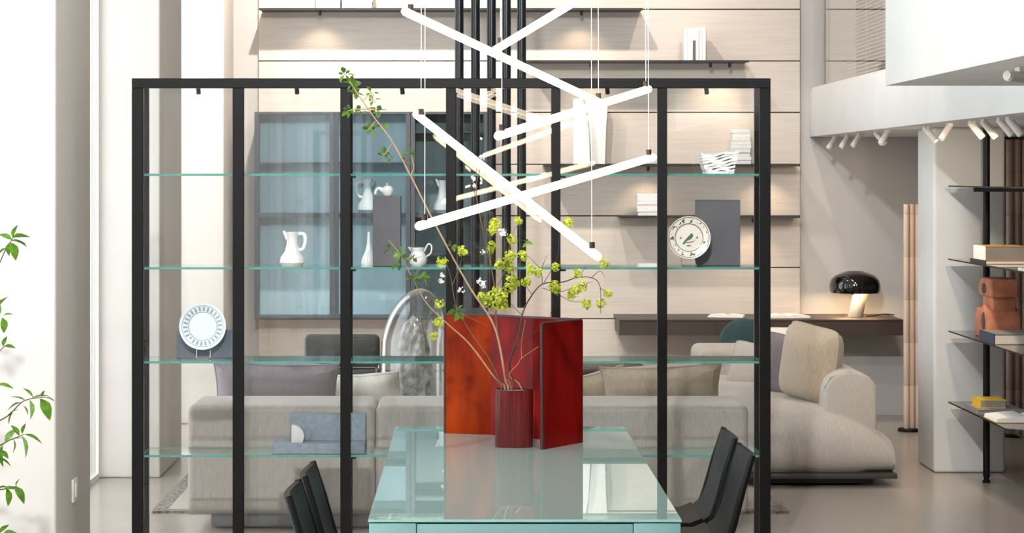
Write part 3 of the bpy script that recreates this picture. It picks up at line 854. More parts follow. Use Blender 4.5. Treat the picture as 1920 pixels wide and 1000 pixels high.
for a in [(22, 450, -1, -.8, .7), (24, 445, .2, -1, .6), (24, 446, 1, -.25, .9), (20, 455, .5, 1, .95), (18, 455, -.2, 1, .6), (24, 452, 1, .1, .8), (14, 465, -1, .5, .6), (20, 452, .9, -.05, .7),
          (0, 590, -.1, -1, .7), (4, 596, .3, 1, .8), (6, 592, 1, -.4, .5), (-6, 580, .6, -1, .8), (0, 610, -.8, 1, .7),
          (6, 650, .2, -1, .5), (8, 650, 1, -.1, .6), (4, 655, -.7, .8, .6), (2, 648, -1, -.3, .6), (-8, 722, 1, 0, .8),
          (40, 755, -.9, .2, .8), (48, 752, -1, -.6, .7), (55, 750, .35, 1, 1.0), (58, 748, .9, -.35, .8), (75, 748, .6, .9, 1.05), (80, 746, 1, -.1, .7), (78, 745, .2, -.9, .4), (62, 746, -.5, -.8, .6), (42, 760, .9, .7, .6), (35, 768, -1, .3, .6), (25, 772, -.6, 1, .6),
          (10, 832, .5, -1, .8), (12, 828, -.8, .8, .9), (25, 824, .3, .9, .7), (40, 817, .4, .9, 1.0), (45, 815, 1, .3, .9), (42, 814, .1, -.8, .5), (22, 826, .9, -.5, .6), (5, 838, -.2, 1, .9), (0, 846, .9, .4, .6), (-5, 860, .9, .2, .8), (36, 818, -.4, -.8, .6),
          (12, 916, .3, 1, .8), (22, 914, 1, .7, .8), (30, 912, .2, -.7, .4), (14, 914, -1, -.1, .6), (6, 918, .9, -.2, .6), (26, 912, .8, .9, .9),
          (0, 1000, .6, -.8, .6), (5, 1003, 1, -.3, .7)]:
    lf(a[0], a[1], a[2], a[3], a[4], random.choice((0, 1)), 7.98 + random.uniform(-0.02, 0.02), random.uniform(-0.6, 0.2), random.uniform(-0.8, 0.8))

# ================================================================== HANGING BLACK TUBES behind the cabinet
for k, px in enumerate([861, 891.5, 921.5, 949.5, 978]):
    Z = 12.6
    x = (px - VX) * Z / F
    zb = EYE - (577 - VY) * Z / F
    nm = ['leftmost', 'second from the left', 'middle', 'second from the right', 'rightmost'][k]
    t = thing('hanging_tube', (x, Z, zb), '%s of five slim black metal tubes hanging behind the cabinet' % nm, 'tube', 'hanging black metal tubes')
    MB().lathe([(0.0005, 0.004), (0.018, 0.004), (0.020, 0), (0.0265, 0.0), (0.0265, CEIL - zb - 0.03), (0.0005, CEIL - zb - 0.03)], (x, Z, zb), 20).build('body', 'tube_black', t, True)
    MB().lathe([(0.0005, 0), (0.038, 0), (0.038, 0.03), (0.0005, 0.03)], (x, Z, CEIL - 0.03), 20).build('ceiling_cap', 'tube_black', t, True)

# ================================================================== WALL CABINET (blue glass) on the back wall
CZ = 14.85
def cx(px): return (px - VX) * CZ / F
def czz(py): return EYE - (py - VY) * CZ / F
wc = thing('wall_cabinet', (cx(696), YB, czz(598)), 'dark-framed wall cabinet with pale blue glass doors on the panelled wall', 'cabinet')
cab_y1 = YB - 0.001
za, zb = czz(598), czz(210)
box('back_panel', 'blue_panel', cx(477), cx(772), cab_y1 - 0.012, cab_y1, za, zb, wc)
box('back_panel', 'grey_panel', cx(772), cx(915), cab_y1 - 0.012, cab_y1, za, zb, wc)
box('top_board', 'cab_frame', cx(477), cx(915), CZ + 0.012, cab_y1 - 0.012, zb - 0.012, zb, wc)
box('bottom_board', 'cab_frame', cx(477), cx(915), CZ + 0.012, cab_y1 - 0.012, za, za + 0.012, wc)
for px in (477, 766, 912):
    box('side_board', 'cab_frame', cx(px), cx(px) + 0.012, CZ + 0.012, cab_y1 - 0.012, za + 0.012, zb - 0.012, wc)
doors = [(477, 626), (627, 769), (770, 915)]
for a, b in doors:
    xa, xb = cx(a), cx(b)
    f_ = 0.030
    d = box('door_frame', 'cab_frame', xa, xa + f_, CZ, CZ + 0.012, za, zb, wc)
    ORG[d.name] = ORG[wc.name]
    box('stile', 'cab_frame', xb - f_, xb, CZ, CZ + 0.012, za, zb, d)
    box('rail', 'cab_frame', xa + f_, xb - f_, CZ, CZ + 0.012, za, za + 0.016, d)
    box('rail', 'cab_frame', xa + f_, xb - f_, CZ, CZ + 0.012, zb - 0.016, zb, d)
    box('pane', 'blue_glass', xa + f_, xb - f_, CZ + 0.003, CZ + 0.009, za + 0.016, zb - 0.016, d)
for (a, b, py, h) in [(480, 766, 306, 0.012), (480, 766, 404, 0.026), (770, 912, 248, 0.012), (770, 912, 404, 0.026), (770, 912, 476, 0.022)]:
    z = czz(py)
    box('inner_shelf', 'cab_frame', cx(a) + 0.014, cx(b) - 0.002, CZ + 0.02, cab_y1 - 0.012, z - h / 2, z + h / 2, wc)

# ================================================================== WALL LEDGES
def ledge(pxa, pxb, py, label, pegs):
    z = EYE - (py - VY) * 14.9 / F
    xa, xb = (pxa - VX) * 14.9 / F, (pxb - VX) * 14.9 / F
    r = thing('wall_ledge', ((xa + xb) / 2, YB, z), label, 'shelf', 'thin black metal wall ledges')
    box('board', 'ledge', xa, xb, 14.9, YB - 0.001, z - 0.010, z, r)
    box('front_lip', 'ledge', xa, xb, 14.895, 14.9, z - 0.016, z, r)
    for pp in pegs:
        x = (pp - VX) * 14.95 / F
        MB().tube([(x, 14.95, z - 0.009), (x, 14.95, z - 0.032), (x, 14.955, z - 0.045)], 0.011, 10).build('spotlight', 'ledge', r, True)
        lt = spot('ledge_spot', (x, 14.96, z - 0.055), (x, YB + 0.02, z - 0.65), 3.0, 1.9, 0.9, (1, 0.78, 0.55), 0.02)
        lt.parent = r; lt.matrix_parent_inverse = Matrix.Translation(-r.location)
    return z
z_l0 = ledge(486, 1205, 15, 'longest black wall ledge, highest on the panelled wall behind the glowing tubes', [600, 1090])
z_l1 = ledge(985, 1404, 113, 'black wall ledge just above the cabinet top, a white slotted block on it', [1108, 1332, 1368])
z_l2 = ledge(1020, 1500, 308, 'black wall ledge level with the top glass shelf, carrying a tall white arch', [1215, 1440])
z_l3 = ledge(1162, 1500, 405, 'short black wall ledge with a small white block beside the bird plate', [1412])

# paper-clay blocks on the ledges
rb = random.Random(5)
def layered(name, label, pxa, pxb, pyt, zb_, Zc, depth, n, cat='sculpture', vertical=False):
    x0, x1 = (pxa - VX) * Zc / F, (pxb - VX) * Zc / F
    z1 = EYE - (pyt - VY) * Zc / F
    r = thing(name, ((x0 + x1) / 2, Zc + depth / 2, zb_), label, cat)
    for k in range(n):
        if vertical:
            a, b = x0 + (x1 - x0) * k / n, x0 + (x1 - x0) * (k + 1) / n
            MB().box(a, b - 0.001, Zc + rb.uniform(0, 0.012), Zc + depth, zb_, z1 - rb.uniform(0, 0.012)).build('layer', 'paperclay', r, True, 0.002, 1)
        else:
            a, b = zb_ + (z1 - zb_) * k / n, zb_ + (z1 - zb_) * (k + 1) / n
            MB().box(x0 + rb.uniform(0, 0.008), x1 - rb.uniform(0, 0.008), Zc + rb.uniform(0, 0.012), Zc + depth, a, b - 0.001).build('layer', 'paperclay', r, True, 0.002, 1)
    return r
sb = layered('slotted_block', 'white slotted paper-clay block on the ledge above the cabinet', 1283, 1324, 50, z_l1, 14.93, 0.14, 6, vertical=True)
box('slot_shade', 'slate', (1299 - VX) * 14.93 / F, (1304 - VX) * 14.93 / F, 14.924, 14.929, z_l1 + 0.002, z_l1 + 0.14, sb)  # dark strip on the face stands in for the slot's shade
layered('layered_block', 'tall stack of white folded paper-clay layers on the ledge at cabinet right', 1371, 1409, 243, z_l2, 15.0, 0.11, 9)
layered('layered_block', 'small white layered block on the lowest wall ledge', 1195, 1236, 364, z_l3, 14.95, 0.12, 6)
# objects on the highest ledge (cut by the top of the photo)
layered('white_slab', 'smooth white slab at the left on the highest ledge, cut by the photo top', 592, 640, -60, z_l0, 14.95, 0.12, 1)
layered('rough_block', 'rough white block beside the smooth slab on the highest ledge', 640, 699, -40, z_l0, 14.94, 0.12, 5)
# tall arch / open book sculpture
ar = thing('arch_sculpture', ((1105 - VX) * 14.95 / F, 15.0, z_l2), 'tall white sculpture of two curved upright slabs on the wall ledge', 'sculpture')
Zs = 14.95
zt_ = EYE - (185 - VY) * Zs / F
def sx_(px): return (px - VX) * Zs / F
MB().prism([(sx_(1075), z_l2), (sx_(1107), z_l2), (sx_(1104), z_l2 + 0.25), (sx_(1096), zt_ - 0.05), (sx_(1092), zt_), (sx_(1075), zt_)], 'y', Zs, Zs + 0.06).build('slab', 'ceramic', ar, True, 0.003, 1)
MB().prism([(sx_(1110), z_l2), (sx_(1136), z_l2), (sx_(1138), zt_ - 0.2), (sx_(1142), zt_), (sx_(1098), zt_), (sx_(1104), zt_ - 0.15)], 'y', Zs + 0.065, Zs + 0.13).build('slab', 'paperclay', ar, True, 0.003, 1)

# ================================================================== DESK + LAMP
DZ = 14.55
dz1 = EYE - (599.5 - VY) * DZ / F
dx0, dx1 = (1161 - VX) * DZ / F, (1694 - VX) * DZ / F
dk = thing('wall_desk', ((dx0 + dx1) / 2, YB, dz1), 'long dark stained wall-hung desk carrying the mushroom lamp', 'desk')
box('top', 'oak_dark', dx0, dx1, DZ, YB - 0.001, dz1 - 0.012, dz1, dk, bevel=0.002, seg=1)
xs = [dx0, dx0 + 0.66, dx0 + 1.32, dx1]
for a, b in zip(xs[:-1], xs[1:]):
    box('drawer_front', 'oak_dark', a + 0.001, b - 0.001, DZ + 0.002, DZ + 0.020, dz1 - 0.108, dz1 - 0.013, dk, bevel=0.001, seg=1)
box('carcass', 'oak_dark', dx0 + 0.01, dx1 - 0.01, DZ + 0.022, YB - 0.001, dz1 - 0.106, dz1 - 0.012, dk)

LZ = 14.82
lx = (1604 - VX) * LZ / F
lm = thing('table_lamp', (lx, LZ, dz1), 'mushroom table lamp with glossy black shade and leaning marble foot', 'lamp')
hs = EYE - (549 - VY) * LZ / F - dz1        # underside of shade above desk
lean = lambda z: 0.055 * z / 0.2
MB().lathe([(0.0005, 0), (0.052, 0), (0.054, 0.004), (0.050, 0.10), (0.056, hs + 0.03), (0.0005, hs + 0.03)], (lx - 0.005, LZ, dz1), 36, shift=lambda z: 0.05 * (z / 0.2)).build('foot', 'marble', lm, True)
R_ = 0.174
prof = [(R_ - 0.02, 0.006), (R_ - 0.006, 0.0), (R_, 0.02), (R_ + 0.002, 0.055), (R_ - 0.008, 0.09), (R_ - 0.035, 0.118), (R_ - 0.08, 0.138), (0.06, 0.148), (0.05, 0.152), (0.0005, 0.152)]
inner = [(0.0005, 0.146), (0.06, 0.142), (R_ - 0.082, 0.132), (R_ - 0.04, 0.112), (R_ - 0.014, 0.086), (R_ - 0.006, 0.055), (R_ - 0.008, 0.02), (R_ - 0.02, 0.006)]
shade = MB().lathe(prof + [], (lx - 0.004, LZ, dz1 + hs), 48).build('shade', 'shade_black', lm, True)
MB().lathe(inner, (lx - 0.004, LZ, dz1 + hs), 48).build('shade_lining', 'cover_white', shade if False else lm, True)
MB().lathe([(0.0005, 0), (0.022, 0.012), (0.028, 0.03), (0.02, 0.05), (0.012, 0.06), (0.0005, 0.06)], (lx + 0.02, LZ - 0.02, dz1 + hs + 0.032), 20).build('bulb', 'bulb', lm, True)
MB().lathe([(0.0005, 0), (0.009, 0), (0.009, 0.012), (0.0005, 0.012)], (lx - 0.028, LZ - 0.052, dz1 + hs - 0.012), 12).build('dimmer', 'shade_black', lm, True)
for (ox, oy) in ((0.0, -0.10), (0.0, 0.10), (-0.10, 0.0), (0.11, 0.0)):
    pld = bpy.data.lights.new('lamp_glow', 'POINT'); pld.energy = 1.6; pld.color = (1, 0.70, 0.36); pld.shadow_soft_size = 0.03
    po = bpy.data.objects.new('lamp_glow', pld); po.location = (ox - 0.004, oy, hs + 0.035); po.parent = lm; C.objects.link(po)
cb = smooth_path([P(1625, 600, LZ), Vector((lx + 0.15, LZ + 0.06, dz1 + 0.004)), Vector((lx + 0.22, LZ + 0.1, dz1 + 0.014)), Vector((lx + 0.30, LZ + 0.16, dz1 + 0.004)), Vector((dx1 - 0.01, LZ + 0.2, dz1 + 0.004))])
cb[0].z = dz1 + 0.005
for p_ in cb: p_.z = max(p_.z, dz1 + 0.0042)
MB().tube(cb, 0.0035, 6).build('power_cord', 'black_metal', lm, True)

def open_book(name, label, c, wdt, dep, thick, rot, cover='cover_grey', group=None):
    """open book lying flat, origin at its base centre"""
    r = thing(name, c, label, 'book', group)
    r.rotation_euler = (0, 0, rot)
    o = Vector(c)
    for s in (-1, 1):
        prof = [(0, 0.004), (0, thick * 0.55), (s * wdt * 0.10, thick), (s * wdt * 0.25, thick * 0.9), (s * wdt * 0.49, thick * 0.6), (s * wdt * 0.5, 0.004)]
        mb = MB().prism(prof, 'y', -dep / 2, dep / 2)
        mb.v = [(a + o.x, b + o.y, c_ + o.z) for a, b, c_ in mb.v]
        mb.build('page_block', 'paper', r, True)
        MB().box(o.x + min(0, s * wdt * 0.51), o.x + max(0, s * wdt * 0.51), o.y - dep * 0.51, o.y + dep * 0.51, o.z, o.z + 0.004).build('cover', cover, r)
    return r
open_book('open_magazine', 'open magazine lying on the dark desk above the sofa cushions', ((1472 - VX) * 14.8 / F, 14.8, dz1), 0.30, 0.20, 0.022, 0.15, 'cover_white')
open_book('open_catalogue', 'open white catalogue on the dark desk beside the teal chair', ((1362 - VX) * 14.85 / F, 14.85, dz1), 0.24, 0.18, 0.018, -0.2, 'cover_white')

# ================================================================== SOFA
def cushion(label, center, w_, h_, t_, rot, m, group='loose sofa cushions', pinch=0.03, rnd=0.09):
    n_ = 14
    mb = MB(); idx = {}
    for s in (0, 1):
        for i in range(n_ + 1):
            for j in range(n_ + 1):
                u, v = -1 + 2 * i / n_, -1 + 2 * j / n_
                e = max(0, (1 - abs(u) ** 3.2)) ** 0.55 * max(0, (1 - abs(v) ** 3.2)) ** 0.55
                pu = 1 - pinch * (1 - v * v) * abs(u) ** 3 - rnd * abs(u * v) ** 4
                pv = 1 - pinch * 1.6 * (1 - u * u) * abs(v) ** 3 - rnd * abs(u * v) ** 4
                wob = 0.010 * math.sin(3.1 * u + 1.7 * v + w_ * 9) * e
                idx[s, i, j] = len(mb.v)
                mb.v.append((w_ / 2 * u * pu, (t_ / 2 * e + wob) * (1 if s else -1) + wob * (0 if s else 2), h_ / 2 * v * pv))
    for s in (0, 1):
        for i in range(n_):
            for j in range(n_):
                q = [idx[s, i, j], idx[s, i + 1, j], idx[s, i + 1, j + 1], idx[s, i, j + 1]]
                mb.f.append(q if s == 0 else q[::-1])
    mb.m = [0] * len(mb.f)
    o = mb.build('cushion', m, None, True)
    o.location = center
    o.rotation_euler = rot
    # piping seam as a sub-part
    loop = [mb.v[idx[0, i, 0]] for i in range(n_ + 1)] + [mb.v[idx[0, n_, j]] for j in range(1, n_ + 1)] + [mb.v[idx[0, i, n_]] for i in range(n_ - 1, -1, -1)] + [mb.v[idx[0, 0, j]] for j in range(n_ - 1, -1, -1)]
    ORG[o.name] = Vector((0, 0, 0))
    MB().tube(loop, 0.004, 6, caps=False).build('seam', m, o, True)
    return tag(o, label, 'cushion', group)

SY = 10.2
sl_, sr_ = (350 - VX) * SY / F, (1405 - VX) * SY / F
mid = (703 - VX) * SY / F
so = thing('back_to_back_sofa', ((sl_ + sr_) / 2, SY + 0.55, 0), 'long low oatmeal linen sofa seen from behind through the cabinet', 'sofa')
box('plinth', 'plinth_grey', sl_ + 0.11, sr_ - 0.06, SY + 0.06, SY + 1.0, 0.012, 0.08, so, bevel=0.004)
for a, b in ((sl_, mid), (mid, sr_)):
    box('seat_base', 'fabric', a + 0.002, b - 0.002, SY + 0.02, SY + 1.08, 0.076, 0.30, so, bevel=0.03, seg=4)
    box('seat_cushion', 'fabric', a + 0.004, b - 0.004, SY + 0.40, SY + 1.08, 0.29, 0.425, so, bevel=0.05, seg=5)
    box('backrest', 'fabric', a + 0.001, b - 0.001, SY, SY + 0.46, 0.085, 0.604, so, bevel=0.038, seg=5)
gs_ = 'loose sofa cushions'
cushion('mauve-grey cushion showing above the left half of the sofa back', P(518, 738, 10.84), 0.64, 0.37, 0.19, (0.45, 0.03, 0.03), 'fabric_mauve', gs_, 0.07, 0.01)
cushion('cream cushion beside the mauve-grey one above the sofa back', P(682, 748, 11.08), 0.44, 0.32, 0.15, (0.5, -0.06, -0.25), 'fabric_light', gs_, 0.08, 0.0)
cushion('beige cushion above the sofa back, just right of the red vase', P(1105, 750, 11.12), 0.40, 0.34, 0.14, (0.5, -0.22, 0.1), 'fabric_warm', gs_, 0.07, 0.0)
cushion('wide beige cushion above the right half of the sofa back', P(1240, 742, 10.84), 0.62, 0.37, 0.19, (0.45, -0.05, -0.03), 'fabric_warm', gs_, 0.08, 0.0)

# chaise module on the right
CH = 11.6
cx0, cx1 = 1.20, 2.325
cs = thing('chaise_sofa', ((cx0 + cx1) / 2, CH + 1.1, 0), 'deep oatmeal linen chaise sofa on a dark plinth right of the cabinet', 'sofa')
box('plinth', 'plinth', cx0 + 0.10, cx1 - 0.11, CH + 0.10, CH + 2.1, 0.012, 0.05, cs, bevel=0.004)
box('base_board', 'plinth', cx0, cx1 + 0.005, CH + 0.005, CH + 2.2, 0.05, 0.078, cs, bevel=0.006)
zt1, zb1 = 0.43, 0.078
sec = [(0.075, zb1), (0.030, 0.115), (0.004, 0.17), (0.0, 0.23), (0.012, 0.29), (0.045, 0.345), (0.10, 0.392), (0.18, 0.418), (0.32, 0.43), (0.62, 0.434), (0.95, 0.434), (1.25, 0.43), (1.25, zb1)]
stx = [0.0, 0.02, 0.06, 0.3, 0.55, 0.72, 0.80, 0.86, 0.92, 0.97, 1.01, 1.05, 1.085, 1.11, 1.122, 1.127]
mbx = MB(); nS = len(sec)
for sx in stx:
    t = max(0.0, (sx - 0.72) / (1.127 - 0.72))
    hsc = 1.0 - 0.52 * t ** 2.2 - (0.03 if sx < 0.01 else 0)
    ins = 0.05 * t ** 3
    for (dy, z) in sec:
        mbx.v.append((cx0 + sx, CH + min(dy + ins, 1.25) if dy < 0.5 else CH + dy - ins * 0.5, zb1 + (z - zb1) * hsc))
for i in range(len(stx) - 1):
    for k in range(nS):
        k2 = (k + 1) % nS
        mbx.f.append([i * nS + k, i * nS + k2, (i + 1) * nS + k2, (i + 1) * nS + k])
mbx.f.append(list(range(nS))); mbx.f.append([(len(stx) - 1) * nS + k for k in range(nS)][::-1])
mbx.m = [0] * len(mbx.f)
mbx.build('seat', 'fabric', cs, True)
box('seat', 'fabric', cx0 + 0.05, cx1 - 0.06, CH + 1.252, CH + 2.1, 0.078, 0.43, cs, bevel=0.04, seg=4)
# rounded arm on the right
arm = []
for k in range(13):
    a = PI * k / 12
    arm.append((2.10 - 0.145 * math.cos(a), 0.49 + 0.135 * math.sin(a) ** 0.8))
arm = [(1.955, 0.25)] + arm + [(2.245, 0.25)]
MB().prism(arm, 'y', 11.74, CH + 2.2).build('arm', 'fabric', cs, True, 0.02, 3, angle=0.9)
MB().tube([(1.953, 11.753, 0.53), (1.99, 11.75, 0.592), (2.095, 11.748, 0.622), (2.20, 11.75, 0.592), (2.243, 11.753, 0.53)], 0.004, 6).build('arm_seam', 'fabric', cs, True)
box('backrest', 'fabric', 1.45, 2.30, CH + 2.0, CH + 2.42, 0.078, 0.605, cs, bevel=0.05, seg=5)
g2 = 'cushions on the chaise'
cushion('plump beige cushion leaning on the rounded chaise arm', P(1520, 682, 12.08), 0.42, 0.45, 0.24, (-0.06, 0.12, -1.0), 'fabric_warm', g2)
cushion('plum-grey cushion on the chaise behind the plump beige one', P(1468, 684, 12.5), 0.34, 0.36, 0.13, (-0.15, 0.12, -0.8), 'fabric_purple', g2)
cushion('cream cushion against the far chaise backrest behind the plum-grey one', P(1482, 672, 13.42), 0.40, 0.40, 0.14, (-0.2, 0, -0.05), 'fabric_light', g2)
cushion('pale cushion on the chaise seen through the cabinet corner post', P(1410, 690, 13.2), 0.28, 0.31, 0.12, (-0.2, 0.2, -0.3), 'fabric', g2)

# rug
rg = thing('rug', (0, 12.2, 0), 'beige flatweave rug with dark speckled border lying under the sofa', 'rug')
rx0, rx1, ry0, ry1 = -1.6, 1.61, 10.75, 13.6
box('field', 'rug', rx0 + 0.07, rx1 - 0.07, ry0 + 0.07, ry1 - 0.07, 0.0005, 0.009, rg)
for a in ((rx0, rx1, ry0, ry0 + 0.07), (rx0, rx1, ry1 - 0.07, ry1), (rx0, rx0 + 0.07, ry0 + 0.07, ry1 - 0.07), (rx1 - 0.07, rx1, ry0 + 0.07, ry1 - 0.07)):
    box('border', 'rug_border', *a, 0.0005, 0.010, rg)
fm = MB()
rf = random.Random(3)
for k in range(150):
    x = rx0 + (rx1 - rx0) * (k + rf.random() * 0.5) / 150
    fm.tube([(x, ry0 + 0.005, 0.006), (x + rf.uniform(-.006, .006), ry0 - 0.03, 0.003)], 0.002, 4)
fr_ = fm.build('fringe', 'rug_border', rg); fr_['kind'] = 'stuff'

# dark lounge chair behind the sofa at left
az = 13.0
ac = thing('lounge_chair', (-0.78, az + 0.3, 0), 'dark leather lounge chair with padded back behind the sofa', 'chair')
ax0, ax1 = (570 - VX) * az / F, (712 - VX) * az / F
at_ = EYE - (628 - VY) * az / F
box('back_pad', 'dark_leather', ax0, ax1, az, az + 0.08, at_ - 0.20, at_, ac, bevel=0.035, seg=4)
box('lower_back', 'dark_leather', ax0 + 0.08, ax1, az + 0.02, az + 0.07, 0.40, at_ - 0.205, ac, bevel=0.02, seg=3)
box('seat', 'dark_leather', ax0, ax1, az + 0.06, az + 0.58, 0.32, 0.41, ac, bevel=0.03, seg=3)
for s, x in ((-1, ax0 + 0.02), (1, ax1 - 0.02)):
    MB().tube(smooth_path([(x, az + 0.02, 0.0105), (x, az + 0.05, 0.32), (x, az + 0.03, 0.52), (x, az + 0.15, 0.57), (x, az + 0.45, 0.55), (x, az + 0.52, 0.45), (x, az + 0.54, 0.0105)]), 0.010, 8).build('side_frame', 'chrome', ac, True)
# teal desk chair
tcz = 14.14
tx_ = (1395 - VX) * tcz / F
tc_ = thing('desk_chair', (tx_, tcz, 0), 'dark teal upholstered desk chair with rounded back at the wall desk', 'chair')
pr = []
hw = 0.165
zt2 = EYE - (598 - VY) * tcz / F
for k in range(17):
    a = PI * k / 16
    pr.append((tx_ - hw * math.cos(a) * (1 if True else 1), zt2 - 0.17 + 0.17 * math.sin(a)))
pr = [(tx_ - hw - 0.02, 0.46)] + pr + [(tx_ + hw + 0.02, 0.46)]
MB().prism(pr, 'y', tcz, tcz + 0.05).build('backrest', 'teal_fabric', tc_, True, 0.012, 3, angle=0.9)
box('seat', 'teal_fabric', tx_ - 0.2, tx_ + 0.2, tcz + 0.03, tcz + 0.45, 0.40, 0.47, tc_, bevel=0.025, seg=3)
for a in (-1, 1):
    for b in (0.07, 0.41):
        MB().tube([(tx_ + a * 0.18, tcz + b, 0), (tx_ + a * 0.16, tcz + b, 0.41)], [0.008, 0.012], 8).build('leg', 'black_metal', tc_, True)
# low dark table and coffee table carrying the glass dome
lt0 = thing('low_table', (0.68, 13.3, 0), 'low dark wooden side table behind the sofa right of the red vase', 'table')
lz = EYE - (693 - VY) * 13.0 / F
box('top', 'oak_dark', 0.30, 1.085, 13.0, 13.55, lz - 0.03, lz, lt0, bevel=0.004)
box('drawer', 'cover_black', 0.33, 1.05, 13.03, 13.52, lz - 0.11, lz - 0.03, lt0)
for x in (0.34, 1.04):
    for y in (13.04, 13.50):
        box('leg', 'oak_dark', x - 0.018, x + 0.018, y - 0.018, y + 0.018, 0.009 if x < 1.6 and y < 13.6 else 0, lz - 0.11, lt0)
ct = thing('coffee_table', (-0.33, 12.2, 0.009), 'low grey stone coffee table behind the sofa under the glass dome', 'table')
MB().lathe([(0.0005, 0.27), (0.33, 0.27), (0.335, 0.275), (0.335, 0.295), (0.33, 0.30), (0.0005, 0.30)], (-0.33, 12.2, 0), 40).build('top', 'stone', ct, True)
MB().lathe([(0.0005, 0.009), (0.20, 0.009), (0.18, 0.02), (0.06, 0.05), (0.05, 0.27), (0.0005, 0.27)], (-0.33, 12.2, 0), 32).build('pedestal', 'stone', ct, True)
DX, DY = (772 - VX) * 12.2 / F, 12.2
hd = EYE - (541 - VY) * 12.2 / F - 0.30
do = thing('glass_dome', (DX, DY, 0.30), 'tall clear blown-glass dome standing behind the sofa, left of the red vase', 'dome')
Rd = 0.176
out, inn = [], []
hstr = hd - 0.30
for k in range(6):
    out.append((Rd, hstr * k / 5))
for k in range(1, 15):
    a = PI / 2 * k / 14
    out.append((max(0.0008, Rd * math.cos(a)), hstr + (hd - hstr) * math.sin(a)))
inn = [(max(0.0006, r - 0.006), z - (0.006 if z > hstr else 0)) for r, z in out][::-1]
shf = lambda z: 0.045 * max(0, (z - hstr * 0.95)) / 0.3
MB().lathe(out + inn, (DX, DY, 0.30), 48, shift=shf).build('glass', 'dome_glass', do, True)
MB().tube([(DX + (Rd - 0.003) * math.cos(2 * PI * k / 40), DY + (Rd - 0.003) * math.sin(2 * PI * k / 40), 0.307) for k in range(41)], 0.006, 8).build('foot_ring', 'dome_glass', do, True)
# quartz-like rock inside the dome
rk = MB(); rr_ = random.Random(9)
nr = 18
for i in range(13):
    t = i / 12
    z = 0.300 + 0.60 * t
    for k in range(nr):
        a = 2 * PI * k / nr
        r = (0.138 * (1 - t) ** 0.4 + 0.004) * rr_.uniform(0.82, 1.12)
        rk.v.append((DX + 0.01 + r * math.cos(a), DY + r * math.sin(a), z))
for i in range(12):
    for k in range(nr):
        k2 = (k + 1) % nr
        rk.f.append([i * nr + k, i * nr + k2, (i + 1) * nr + k2, (i + 1) * nr + k])
rk.f.append(list(range(nr))[::-1]); rk.f.append([12 * nr + k for k in range(nr)])
rk.m = [0] * len(rk.f)
M['rock'] = mat('mottled_quartz', '8F8884', 0.3, var=0.4, scale=18, bump=0.5, bscale=30, col2='CFC6C0')
tag(rk.build('rock_specimen', 'rock', None, False, loc=(DX, DY, 0.30)), 'mottled grey rock specimen standing under the glass dome', 'rock')

# ================================================================== OBJECTS ON THE CABINET SHELVES
def lathe_thing(mb, prof, c, n_=32): return mb.lathe(prof, c, n_)
def jug(name, label, cx_, cy_, z0, H, R, m='ceramic', side=1, slender=False, group=None):
    r = thing(name, (cx_, cy_, z0), label, 'jug', group)
    if slender:
        pf = [(0.0005, 0), (R * .8, 0), (R, .1 * H), (R * .92, .26 * H), (R * .6, .42 * H), (R * .45, .62 * H), (R * .42, .85 * H), (R * .55, H), (R * .47, H), (R * .34, .85 * H), (R * .36, .6 * H), (0.0005, .2 * H)]
    else:
        pf = [(0.0005, 0), (R * .7, 0), (R * .95, .15 * H), (R, .4 * H), (R * .8, .68 * H), (R * .7, .8 * H), (R * .85, H), (R * .76, H), (R * .6, .8 * H), (R * .7, .6 * H), (0.0005, .1 * H)]
    MB().lathe(pf, (cx_, cy_, z0), 28).build('body', m, r, True)
    q = 0.45 if slender else 0.75
    if slender:
        hp = [(cx_ + side * R * .45, cy_, z0 + .95 * H), (cx_ + side * R * .95, cy_, z0 + .93 * H), (cx_ + side * R * 1.05, cy_, z0 + .72 * H), (cx_ + side * R * .85, cy_, z0 + .5 * H), (cx_ + side * R * .5, cy_, z0 + .48 * H)]
    else:
        hp = [(cx_ + side * R * .75, cy_, z0 + .8 * H), (cx_ + side * R * 1.15, cy_, z0 + 1.2 * H), (cx_ + side * R * 1.55, cy_, z0 + 1.1 * H), (cx_ + side * R * 1.45, cy_, z0 + .7 * H), (cx_ + side * R * .9, cy_, z0 + .5 * H)]
    MB().tube(smooth_path(hp), 0.09 * R if not slender else 0.15 * R, 8).build('handle', m, r, True)
    sp = smooth_path([(cx_ - side * R * q * .7, cy_, z0 + .82 * H), (cx_ - side * R * (q + .10), cy_, z0 + .96 * H), (cx_ - side * R * (q + .28), cy_, z0 + 1.03 * H)])
    MB().tube(sp, [R * (.24 - .17 * i / (len(sp) - 1)) for i in range(len(sp))], 10).build('spout', m, r, True)
    return r
ymid = VZ + 0.17
def mx_(px, Z=ymid): return (px - VX) * Z / F
jug('white_jug', 'slender white ceramic jug alone on the shelf of the second cabinet bay', mx_(548), ymid, SH[1], 0.150, 0.056, slender=True)
